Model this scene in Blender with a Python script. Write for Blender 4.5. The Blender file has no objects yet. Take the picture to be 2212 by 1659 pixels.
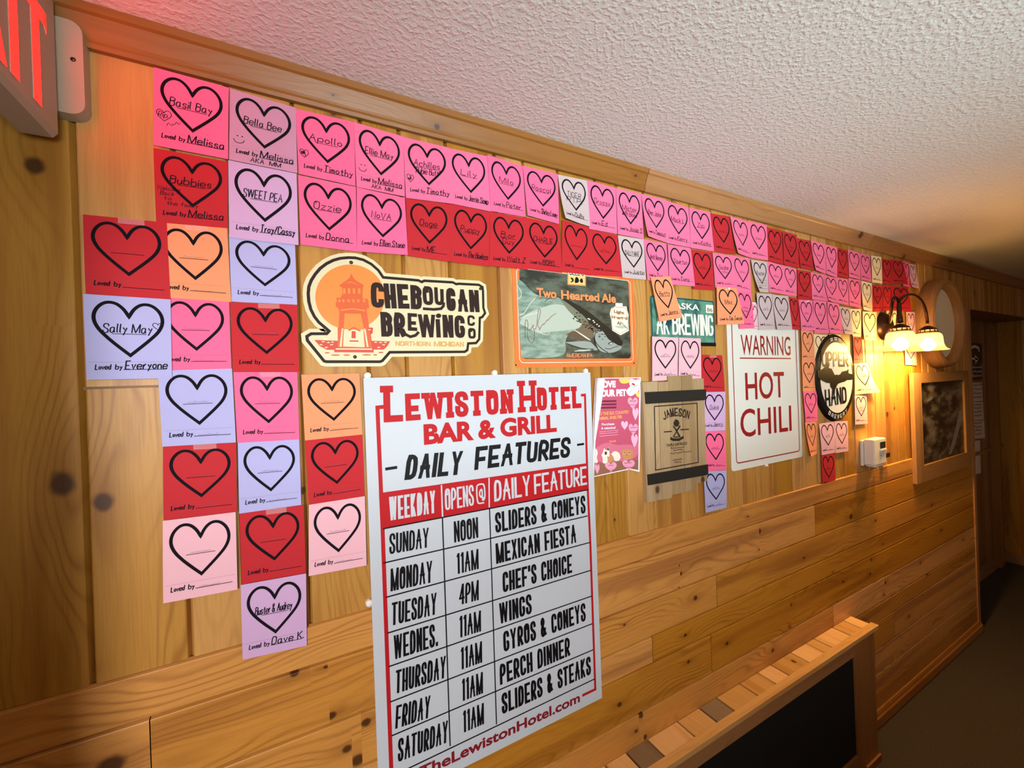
import bpy, math, random
from mathutils import Matrix, Vector

random.seed(7)
SC = bpy.context.scene
COL = SC.collection
PI = math.pi

# ------------------------------------------------------------------ camera
EYE = Vector((0.0, -0.93, 1.675))
FPX = 887.27
RROW = ((0.88143061, -0.47090345, -0.0364695),      # image right
        (-0.03268635, 0.01621239, -0.99933416),     # image down
        (0.47118116, 0.88203577, -0.00110201))      # view direction
cam = bpy.data.cameras.new('camera')
cam.sensor_fit = 'HORIZONTAL'
cam.sensor_width = 36.0
cam.lens = 36.0 * FPX / 2212.0
cam.clip_start = 0.02
camo = bpy.data.objects.new('camera', cam)
COL.objects.link(camo)
r_, d_, f_ = RROW
camo.matrix_world = Matrix(((r_[0], -d_[0], -f_[0], EYE.x), (r_[1], -d_[1], -f_[1], EYE.y),
                            (r_[2], -d_[2], -f_[2], EYE.z), (0, 0, 0, 1)))
SC.camera = camo

# ------------------------------------------------------------------ light and exposure
SC.view_settings.view_transform = 'Standard'
SC.view_settings.look = 'None'
SC.view_settings.gamma = 1.0
SC.view_settings.exposure = 0.0
try:
    SC.view_settings.use_curve_mapping = False
except Exception:
    pass
wd = bpy.data.worlds.new('room_ambient')
SC.world = wd
wd.use_nodes = True
wd.node_tree.nodes['Background'].inputs[0].default_value = (1.0, 0.86, 0.70, 1)
wd.node_tree.nodes['Background'].inputs[1].default_value = 0.055


def area(name, loc, target, sx, sy, power, col):
    l = bpy.data.lights.new(name, 'AREA')
    l.shape = 'RECTANGLE'
    l.size, l.size_y, l.energy, l.color = sx, sy, power, col
    o = bpy.data.objects.new(name, l)
    o.location = loc
    o.rotation_euler = (Vector(target) - Vector(loc)).to_track_quat('-Z', 'Y').to_euler()
    COL.objects.link(o)
    return o


day = area('daylight_through_door', (-0.90, -2.2, 1.75), (0.70, 0, 1.05), 0.34, 0.6, 24, (1.0, 0.98, 0.97))
day.data.spread = math.radians(118)
ceil_fill = area('ceiling_fill_light', (0.7, -3.6, 1.15), (0.88, -0.8, 2.3), 1.2, 0.8, 19, (0.84, 0.99, 1.0))  # added fill light, aimed up to brighten the ceiling
ceil_fill.data.spread = math.radians(58)
area('ceiling_lamp_light', (2.6, -2.6, 2.2), (2.4, -0.6, 1.0), 0.5, 0.5, 7, (1.0, 0.72, 0.42))


# ------------------------------------------------------------------ pixel -> place
def wp(x, y, Y=0.0):
    """a point of the photograph carried onto the plane at depth Y (the long wall is Y = 0): (X, Z)"""
    a, b = (x - 1106.0) / FPX, (y - 829.5) / FPX
    v = [RROW[0][k] * a + RROW[1][k] * b + RROW[2][k] for k in range(3)]
    t = (Y - EYE.y) / v[1]
    return (t * v[0], EYE.z + t * v[2])


def crop(ox, oy, s):
    return lambda x, y, Y=0.0: wp(ox + x / s, oy + y / s, Y)


# ------------------------------------------------------------------ materials
def lin(c):
    r = []
    for v in c:
        v /= 255.0
        r.append(v / 12.92 if v <= 0.04045 else ((v + 0.055) / 1.055) ** 2.4)
    return (*r, 1.0)


MATS = {}


def mat(name, rgb, rough=0.6, spec=0.3, metal=0.0, coat=0.0):
    if name in MATS:
        return MATS[name]
    m = bpy.data.materials.new(name)
    m.use_nodes = True
    b = m.node_tree.nodes['Principled BSDF']
    b.inputs['Base Color'].default_value = lin(rgb)
    b.inputs['Roughness'].default_value = rough
    b.inputs['Specular IOR Level'].default_value = spec
    b.inputs['Metallic'].default_value = metal
    b.inputs['Coat Weight'].default_value = coat
    MATS[name] = m
    return m


def emit(name, col, strength):
    m = bpy.data.materials.new(name)
    m.use_nodes = True
    b = m.node_tree.nodes['Principled BSDF']
    b.inputs['Base Color'].default_value = (0.05, 0.05, 0.05, 1)
    b.inputs['Emission Color'].default_value = (*col, 1)
    b.inputs['Emission Strength'].default_value = strength
    MATS[name] = m
    return m


class NT:
    def __init__(s, m):
        s.t = m.node_tree
        s.L = s.t.links

    def n(s, kind, **kw):
        o = s.t.nodes.new(kind)
        for k, v in kw.items():
            setattr(o, k, v)
        return o

    def put(s, sock, v):
        if isinstance(v, (int, float)):
            sock.default_value = v
        elif isinstance(v, tuple):
            sock.default_value = v
        else:
            s.L.new(v, sock)

    def m(s, op, a, b=0.0, c=None):
        o = s.n('ShaderNodeMath', operation=op)
        s.put(o.inputs[0], a)
        s.put(o.inputs[1], b)
        if c is not None:
            s.put(o.inputs[2], c)
        return o.outputs[0]

    def comb(s, x, y, z):
        o = s.n('ShaderNodeCombineXYZ')
        for k, v in enumerate((x, y, z)):
            s.put(o.inputs[k], v)
        return o.outputs[0]

    def noise(s, vec, scale, detail=2.0, rough=0.5):
        o = s.n('ShaderNodeTexNoise')
        s.L.new(vec, o.inputs['Vector'])
        o.inputs['Scale'].default_value = scale
        o.inputs['Detail'].default_value = detail
        o.inputs['Roughness'].default_value = rough
        return o.outputs['Fac']

    def mix(s, fac, a, b):
        o = s.n('ShaderNodeMix', data_type='RGBA')
        s.put(o.inputs[0], fac)
        s.put(o.inputs[6], a)
        s.put(o.inputs[7], b)
        return o.outputs[2]

    def ramp(s, v, lo, hi):
        o = s.n('ShaderNodeMapRange', interpolation_type='SMOOTHSTEP')
        s.put(o.inputs[0], v)
        o.inputs[1].default_value, o.inputs[2].default_value = lo, hi
        return o.outputs[0]


def pine(name, light, dark, heart, rough=0.34, grain=1.0, spec=0.3):
    """lacquered knotty pine: grain along U, rings bent around the board's own knot"""
    m = bpy.data.materials.new(name)
    m.use_nodes = True
    N = NT(m)
    b = m.node_tree.nodes['Principled BSDF']
    uv = N.n('ShaderNodeUVMap', uv_map='UVMap').outputs[0]
    sp = N.n('ShaderNodeSeparateXYZ')
    N.L.new(uv, sp.inputs[0])
    u, v = sp.outputs[0], sp.outputs[1]
    kn = N.n('ShaderNodeAttribute', attribute_name='knot')
    sk = N.n('ShaderNodeSeparateXYZ')
    N.L.new(kn.outputs['Vector'], sk.inputs[0])
    seed = N.n('ShaderNodeAttribute', attribute_name='seed').outputs['Fac']
    du = N.m('SUBTRACT', u, sk.outputs[0])
    dv = N.m('SUBTRACT', v, sk.outputs[1])
    rr = N.m('MAXIMUM', sk.outputs[2], 0.002)
    wob = N.noise(N.comb(u, v, seed), 45.0, 1.0)
    d2 = N.m('DIVIDE', N.m('ADD', N.m('POWER', N.m('MULTIPLY', N.m('ABSOLUTE', du), 0.8), 2.0), N.m('POWER', N.m('ABSOLUTE', dv), 2.0)),
             N.m('MULTIPLY', rr, rr))
    d = N.m('MULTIPLY', N.m('SQRT', d2), N.m('ADD', 0.75, N.m('MULTIPLY', wob, 0.5)))
    du2 = N.m('DIVIDE', N.m('ADD', N.m('POWER', N.m('MULTIPLY', N.m('ABSOLUTE', du), 0.33), 2.0), N.m('POWER', N.m('ABSOLUTE', dv), 2.0)),
              N.m('MULTIPLY', rr, rr))
    flow = N.m('POWER', 2.718, N.m('MULTIPLY', du2, -0.16))
    big = N.noise(N.comb(N.m('MULTIPLY', u, 1.7), N.m('MULTIPLY', v, 7.0), seed), 1.0, 2.0)
    wave = N.noise(N.comb(N.m('MULTIPLY', u, 9.0), N.m('MULTIPLY', v, 30.0), seed), 1.0, 1.0)
    F = N.m('ADD', N.m('ADD', N.m('MULTIPLY', v, 55.0), N.m('MULTIPLY', big, 13.0)),
            N.m('ADD', N.m('MULTIPLY', wave, 0.45), N.m('MULTIPLY', flow, N.m('MULTIPLY', rr, 190.0))))
    s = N.m('ADD', N.m('MULTIPLY', N.m('SINE', N.m('MULTIPLY', F, 6.2832)), 0.5), 0.5)
    line = N.m('POWER', s, 3.5)
    strength = N.m('MULTIPLY', N.ramp(N.noise(N.comb(N.m('MULTIPLY', u, 2.3), N.m('MULTIPLY', v, 14.0), N.m('ADD', seed, 31.0)), 1.0, 1.0), 0.3, 0.75), 0.62 * grain)
    fib = N.noise(N.comb(N.m('MULTIPLY', u, 14.0), N.m('MULTIPLY', v, 420.0), seed), 1.0, 2.0)
    hz = N.ramp(N.noise(N.comb(N.m('MULTIPLY', u, 0.9), N.m('MULTIPLY', v, 17.0), N.m('ADD', seed, 77.0)), 1.0, 1.0), 0.50, 0.66)
    tone = N.n('ShaderNodeTexWhiteNoise', noise_dimensions='1D')
    N.L.new(seed, tone.inputs['W'])
    c = N.mix(N.m('MULTIPLY', hz, 0.85), light, heart)
    c = N.mix(N.m('MULTIPLY', line, strength), c, dark)
    c = N.mix(N.m('MULTIPLY', N.ramp(fib, 0.35, 0.75), 0.22), c, dark)
    halo = N.m('MULTIPLY', N.m('POWER', 2.718, N.m('MULTIPLY', du2, -0.5)), 0.55)
    c = N.mix(halo, c, dark)
    core = N.m('SUBTRACT', 1.0, N.ramp(d, 0.45, 0.98))
    c = N.mix(N.m('MULTIPLY', core, 0.88), c, (0.045, 0.014, 0.005, 1))
    hs = N.n('ShaderNodeHueSaturation')
    N.put(hs.inputs['Value'], N.m('ADD', 0.78, N.m('MULTIPLY', tone.outputs['Value'], 0.34)))
    N.put(hs.inputs['Saturation'], N.m('SUBTRACT', 1.07, N.m('MULTIPLY', tone.outputs['Value'], 0.14)))
    N.L.new(c, hs.inputs['Color'])
    N.L.new(hs.outputs[0], b.inputs['Base Color'])
    N.put(b.inputs['Roughness'], N.m('ADD', rough, N.m('MULTIPLY', fib, 0.12)))
    b.inputs['Specular IOR Level'].default_value = spec
    bp = N.n('ShaderNodeBump')
    bp.inputs['Strength'].default_value = 0.05
    bp.inputs['Distance'].default_value = 0.002
    N.L.new(N.m('ADD', fib, N.m('MULTIPLY', line, 0.4)), bp.inputs['Height'])
    N.L.new(bp.outputs[0], b.inputs['Normal'])
    MATS[name] = m
    return m


PINE = pine('lacquered_pine', (0.54, 0.268, 0.062, 1), (0.27, 0.102, 0.022, 1), (0.38, 0.155, 0.038, 1))
LOWPINE = pine('lacquered_pine_wainscot', (0.63, 0.280, 0.058, 1), (0.27, 0.093, 0.018, 1), (0.40, 0.16, 0.036, 1))
MOULD = pine('moulding_pine', (0.37, 0.165, 0.052, 1), (0.21, 0.075, 0.02, 1), (0.31, 0.125, 0.037, 1), rough=0.3, grain=0.6)
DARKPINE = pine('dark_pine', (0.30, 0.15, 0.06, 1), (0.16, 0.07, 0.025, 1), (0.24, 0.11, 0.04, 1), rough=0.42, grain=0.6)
FRAMEW = pine('frame_pine', (0.36, 0.19, 0.08, 1), (0.20, 0.09, 0.03, 1), (0.28, 0.14, 0.05, 1), rough=0.4, grain=0.6)
OLDWOOD = pine('stave_oak', (0.44, 0.30, 0.16, 1), (0.22, 0.125, 0.055, 1), (0.33, 0.205, 0.10, 1), rough=0.7, grain=0.5, spec=0.2)


def textured(name, rgb, rough, fn):
    m = mat(name, rgb, rough)
    N = NT(m)
    fn(N, m.node_tree.nodes['Principled BSDF'])
    return m


def _ceil(N, b):
    co = N.n('ShaderNodeTexCoord').outputs['Object']
    h = N.m('ADD', N.ramp(N.noise(co, 105.0, 2.0, 0.5), 0.42, 0.68), N.m('MULTIPLY', N.noise(co, 190.0, 2.0), 0.35))
    bp = N.n('ShaderNodeBump')
    bp.inputs['Strength'].default_value = 0.27
    bp.inputs['Distance'].default_value = 0.004
    N.L.new(h, bp.inputs['Height'])
    N.L.new(bp.outputs[0], b.inputs['Normal'])


CEIL = textured('orange_peel_plaster', (222, 220, 214), 0.75, _ceil)


def _carpet(N, b):
    co = N.n('ShaderNodeTexCoord').outputs['Object']
    f = N.noise(co, 260.0, 3.0, 0.7)
    N.L.new(N.mix(N.ramp(f, 0.3, 0.7), lin((44, 38, 33)), lin((78, 68, 60))), b.inputs['Base Color'])
    bp = N.n('ShaderNodeBump')
    bp.inputs['Strength'].default_value = 0.6
    bp.inputs['Distance'].default_value = 0.004
    N.L.new(f, bp.inputs['Height'])
    N.L.new(bp.outputs[0], b.inputs['Normal'])


CARPET = textured('grey_brown_carpet', (70, 62, 54), 0.95, _carpet)


def _river(N, b):
    co = N.n('ShaderNodeTexCoord').outputs['Object']
    mp = N.n('ShaderNodeMapping')
    N.L.new(co, mp.inputs[0])
    mp.inputs['Scale'].default_value = (9, 9, 22)
    mp.inputs['Rotation'].default_value = (0, 0.5, 0)
    f = N.noise(mp.outputs[0], 1.6, 4.0, 0.62)
    N.L.new(N.mix(N.ramp(f, 0.36, 0.66), lin((34, 38, 32)), lin((88, 98, 84))), b.inputs['Base Color'])
    b.inputs['Specular IOR Level'].default_value = 0.6


def _pool(N, b):
    co = N.n('ShaderNodeTexCoord').outputs['Object']
    mp = N.n('ShaderNodeMapping')
    N.L.new(co, mp.inputs[0])
    mp.inputs['Scale'].default_value = (14, 14, 40)
    mp.inputs['Rotation'].default_value = (0, 0.35, 0)
    f = N.noise(mp.outputs[0], 1.6, 4.0, 0.62)
    N.L.new(N.mix(N.ramp(f, 0.3, 0.7), lin((98, 124, 112)), lin((150, 172, 158))), b.inputs['Base Color'])
    b.inputs['Specular IOR Level'].default_value = 0.6


def _plate(N, b):
    co = N.n('ShaderNodeTexCoord').outputs['Object']
    f = N.noise(co, 9.0, 3.0, 0.6)
    N.L.new(N.mix(N.ramp(f, 0.4, 0.6), lin((24, 68, 80)), lin((96, 150, 128))), b.inputs['Base Color'])


def _photo(N, b):
    co = N.n('ShaderNodeTexCoord').outputs['Object']
    mp = N.n('ShaderNodeMapping')
    N.L.new(co, mp.inputs[0])
    mp.inputs['Scale'].default_value = (3, 3, 7)
    f = N.noise(mp.outputs[0], 2.2, 4.0, 0.6)
    N.L.new(N.mix(N.ramp(f, 0.42, 0.72), lin((26, 22, 20)), lin((118, 108, 98))), b.inputs['Base Color'])


def _mesh(N, b):
    co = N.n('ShaderNodeTexCoord').outputs['Object']
    f = N.noise(co, 700.0, 1.0)
    N.L.new(N.mix(f, lin((8, 8, 8)), lin((26, 25, 23))), b.inputs['Base Color'])


RIVER = textured('dark_river_print', (50, 55, 48), 0.3, _river)
POOL = textured('pale_river_print', (120, 145, 132), 0.3, _pool)
PLATE = textured('green_plate_paint', (50, 100, 100), 0.35, _plate)
PHOTO = textured('dark_photo_print', (50, 45, 42), 0.35, _photo)
MESHM = textured('black_speaker_mesh', (15, 15, 15), 0.8, _mesh)

INK = mat('black_ink', (20, 16, 22), 0.8, 0.1)
PEN = mat('marker_ink', (24, 19, 30), 0.8, 0.1)
FAINT = mat('faint_ink', (120, 84, 100), 0.8, 0.1)
PAPER = {
    'pink': mat('hot_pink_paper', (246, 104, 148), 0.75, 0.15),
    'rose': mat('rose_pink_paper', (238, 112, 152), 0.75, 0.15),
    'red': mat('red_paper', (186, 38, 46), 0.7, 0.2),
    'lav': mat('lavender_paper', (202, 164, 204), 0.75, 0.15),
    'mauve': mat('mauve_paper', (198, 142, 170), 0.75, 0.15),
    'peri': mat('periwinkle_paper', (174, 172, 218), 0.75, 0.15),
    'blush': mat('blush_paper', (232, 178, 190), 0.75, 0.15),
    'peach': mat('peach_orange_paper', (238, 148, 106), 0.75, 0.15),
    'grey': mat('pale_grey_pink_paper', (194, 174, 176), 0.75, 0.15),
    'cream': mat('cream_paper', (244, 214, 168), 0.75, 0.15),
}
WORD = {'pink': 'hot pink', 'rose': 'rose pink', 'red': 'red', 'lav': 'lavender', 'mauve': 'mauve', 'peri': 'periwinkle',
        'blush': 'pale blush pink', 'peach': 'peach orange', 'grey': 'pale grey', 'cream': 'cream'}
BLACK = mat('black_print', (14, 12, 14), 0.55, 0.2)
WHITE = mat('white_board', (194, 200, 208), 0.45, 0.25)
RED = mat('red_print', (180, 24, 30), 0.55, 0.2)
MAROON = mat('maroon_print', (130, 30, 38), 0.4)
BRONZE = mat('dark_bronze', (58, 34, 24), 0.35, 0.5, 0.7)
STEEL = mat('dull_screw', (70, 66, 62), 0.4, 0.5, 0.8)
PLASTIC = mat('white_plastic', (228, 224, 214), 0.4)
TAPE = mat('clear_tape', (250, 225, 225), 0.12, 0.8)
TAPE.node_tree.nodes['Principled BSDF'].inputs['Alpha'].default_value = 0.22


# ------------------------------------------------------------------ mesh helpers
def obj(name, me, parent=None):
    o = bpy.data.objects.new(name, me)
    COL.objects.link(o)
    if parent is not None:
        o.parent = parent
        o.matrix_parent_inverse = Matrix.Translation(-parent.location) if parent.type == 'EMPTY' or parent.location.length else Matrix()
    return o


def tag(o, label=None, cat=None, group=None, kind=None):
    for k, v in (('label', label), ('category', cat), ('group', group), ('kind', kind)):
        if v:
            o[k] = v
    return o


def thing(name, loc, label, cat, group=None):
    o = bpy.data.objects.new(name, None)
    o.empty_display_size = 0.05
    o.location = loc
    COL.objects.link(o)
    return tag(o, label, cat, group)


class MB:
    """collects polygons of several materials into ONE mesh object"""

    def __init__(s):
        s.v, s.f, s.mi, s.ms = [], [], [], []

    def poly(s, pts, m):
        if m not in s.ms:
            s.ms.append(m)
        k = len(s.v)
        s.v.extend([tuple(p) for p in pts])
        s.f.append(tuple(range(k, k + len(pts))))
        s.mi.append(s.ms.index(m))

    def mesh(s, verts, faces, m):
        if m not in s.ms:
            s.ms.append(m)
        k = len(s.v)
        s.v.extend([tuple(p) for p in verts])
        for f in faces:
            s.f.append(tuple(k + i for i in f))
            s.mi.append(s.ms.index(m))

    def box(s, x0, x1, y0, y1, z0, z1, m):
        p = [(x, y, z) for x in (x0, x1) for y in (y0, y1) for z in (z0, z1)]
        s.mesh(p, [(0, 1, 3, 2), (4, 6, 7, 5), (0, 4, 5, 1), (2, 3, 7, 6), (0, 2, 6, 4), (1, 5, 7, 3)], m)

    def flat(s, pts, y, m):
        """polygon on the wall plane, facing the room"""
        a = sum(p[0] * q[1] - q[0] * p[1] for p, q in zip(pts, pts[1:] + pts[:1]))
        s.poly([(p[0], y, p[1]) for p in (pts if a > 0 else pts[::-1])], m)

    def slab(s, pts, y0, y1, m, side=None):
        """prism of a wall-plane outline between depths y0 (front) and y1 (back)"""
        a = sum(p[0] * q[1] - q[0] * p[1] for p, q in zip(pts, pts[1:] + pts[:1]))
        if a < 0:
            pts = pts[::-1]
        s.poly([(p[0], y0, p[1]) for p in pts], m)
        s.poly([(p[0], y1, p[1]) for p in pts[::-1]], side or m)
        for p, q in zip(pts, pts[1:] + pts[:1]):
            s.poly([(p[0], y1, p[1]), (q[0], y1, q[1]), (q[0], y0, q[1]), (p[0], y0, p[1])], side or m)

    def lathe(s, prof, origin, axis, m, n=40, x=None):
        """prof: (radius, height along axis)"""
        ax = Vector(axis).normalized()
        e1 = ax.orthogonal().normalized()
        e2 = ax.cross(e1)
        o = Vector(origin)
        vs, fs = [], []
        for r, h in prof:
            for k in range(n):
                a = 2 * PI * k / n
                vs.append(o + ax * h + (e1 * math.cos(a) + e2 * math.sin(a)) * r)
        for j in range(len(prof) - 1):
            for k in range(n):
                k2 = (k + 1) % n
                fs.append((j * n + k, j * n + k2, (j + 1) * n + k2, (j + 1) * n + k))
        s.mesh(vs, fs, m)

    def tube(s, pts, rad, m, n=12):
        pts = [Vector(p) for p in pts]
        rads = rad if isinstance(rad, (list, tuple)) else [rad] * len(pts)
        vs, fs = [], []
        up = None
        for i, p in enumerate(pts):
            t = (pts[min(i + 1, len(pts) - 1)] - pts[max(i - 1, 0)]).normalized()
            e1 = t.orthogonal().normalized() if up is None else (up - t * up.dot(t)).normalized()
            up = e1
            e2 = t.cross(e1)
            for k in range(n):
                a = 2 * PI * k / n
                vs.append(p + (e1 * math.cos(a) + e2 * math.sin(a)) * rads[i])
        for j in range(len(pts) - 1):
            for k in range(n):
                k2 = (k + 1) % n
                fs.append((j * n + k, j * n + k2, (j + 1) * n + k2, (j + 1) * n + k))
        fs.append(tuple(range(n))[::-1])
        fs.append(tuple((len(pts) - 1) * n + k for k in range(n)))
        s.mesh(vs, fs, m)

    def build(s, name, parent=None, smooth=False, bevel=0.0):
        me = bpy.data.meshes.new(name)
        me.from_pydata(s.v, [], s.f)
        for m in s.ms:
            me.materials.append(m)
        me.polygons.foreach_set('material_index', s.mi)
        if smooth:
            me.polygons.foreach_set('use_smooth', [True] * len(s.f))
        me.update()
        o = obj(name, me, parent)
        if bevel:
            b = o.modifiers.new('bevel', 'BEVEL')
            b.width, b.segments, b.limit_method = bevel, 2, 'ANGLE'
        return o


class WB(MB):
    """MB for wood: every face carries grain coordinates, its board's seed and its knot"""

    def __init__(s):
        super().__init__()
        s.uv, s.seed, s.kn = [], [], []

    def wpoly(s, pts, uvs, seed, kn, m):
        s.poly(pts, m)
        s.uv.extend(uvs)
        s.seed.append(seed)
        s.kn.append(kn or (99.0, 99.0, 0.001))

    def wbox(s, x0, x1, y0, y1, z0, z1, grain, seed, m, kn=None):
        P = lambda i, j, k: ((x0, x1)[i], (y0, y1)[j], (z0, z1)[k])
        F = [[(0, 0, 0), (1, 0, 0), (1, 0, 1), (0, 0, 1)], [(1, 1, 0), (0, 1, 0), (0, 1, 1), (1, 1, 1)],
             [(0, 1, 0), (0, 0, 0), (0, 0, 1), (0, 1, 1)], [(1, 0, 0), (1, 1, 0), (1, 1, 1), (1, 0, 1)],
             [(0, 0, 1), (1, 0, 1), (1, 1, 1), (0, 1, 1)], [(0, 1, 0), (1, 1, 0), (1, 0, 0), (0, 0, 0)]]
        ax = 'xyz'.index(grain)
        for n, f in enumerate(F):
            pts = [P(*c) for c in f]
            oth = [k for k in range(3) if k != ax]
            s.wpoly(pts, [(p[ax], p[oth[0]] + p[oth[1]]) for p in pts], seed, kn, m)

    def strip(s, prof, a0, a1, grain, seed, knots, m):
        """board: prof = [(across, depth)], run from a0 to a1 along the grain ('x' or 'z'); knots = [(along, across, radius)]"""
        cuts = [a0]
        ks = sorted(k for k in knots if a0 <= k[0] <= a1)
        for k, k2 in zip(ks, ks[1:]):
            cuts.append((k[0] + k2[0]) / 2)
        cuts.append(a1)
        for i, (c0, c1) in enumerate(zip(cuts, cuts[1:])):
            kn = ks[i] if ks else None
            for (v0, y0), (v1, y1) in zip(prof, prof[1:]):
                if grain == 'z':
                    pts = [(v0, y0, c0), (v1, y1, c0), (v1, y1, c1), (v0, y0, c1)]
                    uv = [(c0, v0), (c0, v1), (c1, v1), (c1, v0)]
                else:
                    pts = [(c0, y0, v0), (c1, y0, v0), (c1, y1, v1), (c0, y1, v1)]
                    uv = [(c0, v0), (c1, v0), (c1, v1), (c0, v1)]
                s.wpoly(pts, uv, seed, kn, m)

    def build(s, name, parent=None, smooth=False, bevel=0.0):
        o = super().build(name, parent, smooth, bevel)
        me = o.data
        ul = me.uv_layers.new(name='UVMap')
        ul.data.foreach_set('uv', [c for p in s.uv for c in p])
        a = me.attributes.new('seed', 'FLOAT', 'FACE')
        a.data.foreach_set('value', s.seed)
        a = me.attributes.new('knot', 'FLOAT_VECTOR', 'FACE')
        a.data.foreach_set('vector', [c for k in s.kn for c in k])
        return o


# ------------------------------------------------------------------ drawing: ribbons and lettering
def ribbon(pts, t, closed=False):
    """quads of a line of thickness t with mitred corners"""
    P = [Vector((p[0], p[1])) for p in pts]
    if closed and (P[0] - P[-1]).length < 1e-9:
        P = P[:-1]
    Q = [P[0]]
    for p in P[1:]:
        if (p - Q[-1]).length > 1e-6:
            Q.append(p)
    P = Q
    n = len(P)
    if n < 2:
        return []
    L, Rr = [], []
    for i in range(n):
        a = P[i] - P[i - 1] if (i > 0 or closed) else None
        b = P[(i + 1) % n] - P[i] if (i < n - 1 or closed) else None
        a = a or b
        b = b or a
        a, b = a.normalized(), b.normalized()
        na, nb = Vector((-a.y, a.x)), Vector((-b.y, b.x))
        mm = na + nb
        if mm.length < 0.35:
            mm = na
            k = 1.0
        else:
            mm.normalize()
            k = min(1.0 / max(mm.dot(na), 0.3), 1.9)
        L.append(P[i] + mm * (k * t / 2))
        Rr.append(P[i] - mm * (k * t / 2))
    out = []
    for i in range(n if closed else n - 1):
        j = (i + 1) % n
        q = [Rr[i], Rr[j], L[j], L[i]]
        s1 = (q[1].x - q[0].x) * (q[2].y - q[0].y) - (q[1].y - q[0].y) * (q[2].x - q[0].x)
        s2 = (q[2].x - q[0].x) * (q[3].y - q[0].y) - (q[2].y - q[0].y) * (q[3].x - q[0].x)
        e = P[j] - P[i]
        if (L[j] - L[i]).dot(e) < 0:                         # inside of a tight bend
            q = [Rr[i], Rr[j], (L[i] + L[j]) / 2]
        elif (Rr[j] - Rr[i]).dot(e) < 0:
            q = [(Rr[i] + Rr[j]) / 2, L[j], L[i]]
        elif s1 * s2 <= 0:
            e = e.normalized()
            e = Vector((-e.y, e.x)) * (t / 2)
            q = [P[i] - e, P[j] - e, P[j] + e, P[i] + e]
        out.append(q)
    return out


def chaikin(pts, it=2):
    for _ in range(it):
        q = [pts[0]]
        for a, b in zip(pts, pts[1:]):
            q.append((a[0] * .75 + b[0] * .25, a[1] * .75 + b[1] * .25))
            q.append((a[0] * .25 + b[0] * .75, a[1] * .25 + b[1] * .75))
        q.append(pts[-1])
        pts = q
    return pts


G = {
    'A': '02 39 62|15 55', 'B': '02 09|09 39 58 57 46 06|06 46 55 53 42 02', 'C': '57 58 49 19 08 03 12 42 53 54', 'D': '02 09 39 58 53 32 02',
    'E': '59 09 02 52|05 45', 'F': '59 09 02|05 45', 'G': '57 58 49 19 08 03 12 42 53 55 35', 'H': '09 02|59 52|05 55', 'I': '09 02',
    'J': '49 43 32 12 03', 'K': '09 02|59 05|25 52', 'L': '09 02 52', 'M': '02 09|09 42|42 89|89 82', 'N': '02 09 52 59', 'O': '27 19 08 03 12 42 53 58 49 19',
    'P': '02 09 39 58 56 35 05', 'Q': '19 08 03 12 42 53 58 49 19|34 61', 'R': '02 09 39 58 56 45 05|25 52', 'S': '57 58 49 19 08 07 16 45 54 53 42 12 03 04',
    'T': '09 59|29 22', 'U': '09 03 12 42 53 59', 'V': '09 32 69', 'W': '09 22 49 72 99', 'X': '09 52|59 02', 'Y': '09 35 69|35 32', 'Z': '09 59 02 52',
    'a': '46 16 05 03 12 32 44|46 43 52', 'b': '09 02|05 26 46 55 53 42 02', 'c': '55 46 16 05 03 12 42 53', 'd': '46 16 05 03 12 32 44|49 42',
    'e': '04 54 55 46 16 05 03 12 42 53', 'f': '48 39 28 22|06 46', 'g': '46 16 05 03 12 32 44|46 41 30 10', 'h': '09 02|05 26 45 42', 'i': '06 02|07 08',
    'j': '26 21 10|27 28', 'k': '09 02|46 04 42', 'l': '09 03 12', 'm': '06 02|05 16 25 22|25 36 45 42', 'n': '06 02|05 26 45 42', 'o': '26 05 03 22 43 45 26',
    'p': '06 00|05 26 46 55 53 42 03', 'q': '46 16 05 03 12 32 44|46 40', 'r': '06 02|04 26 36', 's': '45 36 16 05 14 34 43 32 12 03', 't': '28 23 32 42|06 46',
    'u': '06 03 12 32 44|46 42', 'v': '06 22 46', 'w': '06 12 25 32 46', 'x': '06 42|46 02', 'y': '06 24|46 10', 'z': '06 46 02 42',
    '1': '08 29|29 22', '2': '08 19 39 48 46 02 52', '4': '42 49|49 04|04 54', '6': '48 39 19 08 03 12 42 53 54 45 05', '8': '19 08 07 16 46 55 53 42 12 03 05 16|46 57 58 49 19',
    '&': '62 07 08 19 29 38 37 05 03 12 32 55', "'": '09 07', '.': '02 03', '-': '05 45', '+': '15 55|37 33', '!': '09 04|02 03',
    '@': '54 53 43 44 47 37 26 25 34 45|53 64 68 59 19 08 03 12 52', '"': '09 07|19 17', '=': '04 44|06 46', '~': '05 16 35 46', '"': '09 07|29 27', '/': '02 49'}
ROUND = set('BCDGJOPQRSUabcdegoqpshnmrtu23689&@')
STRAIGHT = set("AEFHIKLMNTVWXYZ14'.-+/")


def glyphs(s, it=2):
    """strokes on a 0..n grid (baseline 2, capital height 9) as (gaps before, points), width in units, number of gaps"""
    x, g, out = 0.0, 0.0, []
    for ch in s:
        if ch == ' ':
            x += 1.6
            g += 1.0
            continue
        mx = 0
        for st in G[ch].split('|'):
            pts = [(int(p[0]), int(p[1]) - 2.0) for p in st.split()]
            mx = max(mx, max(p[0] for p in pts))
            if ch in ROUND and len(pts) > 2:
                pts = chaikin(pts, it)
            out.append((g, [(x + p[0], p[1] / 7.0) for p in pts], ch))
        x += mx
        g += 1.0
    return out, max(x, 0.5), max(g - 1.0, 0.0)


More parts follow.
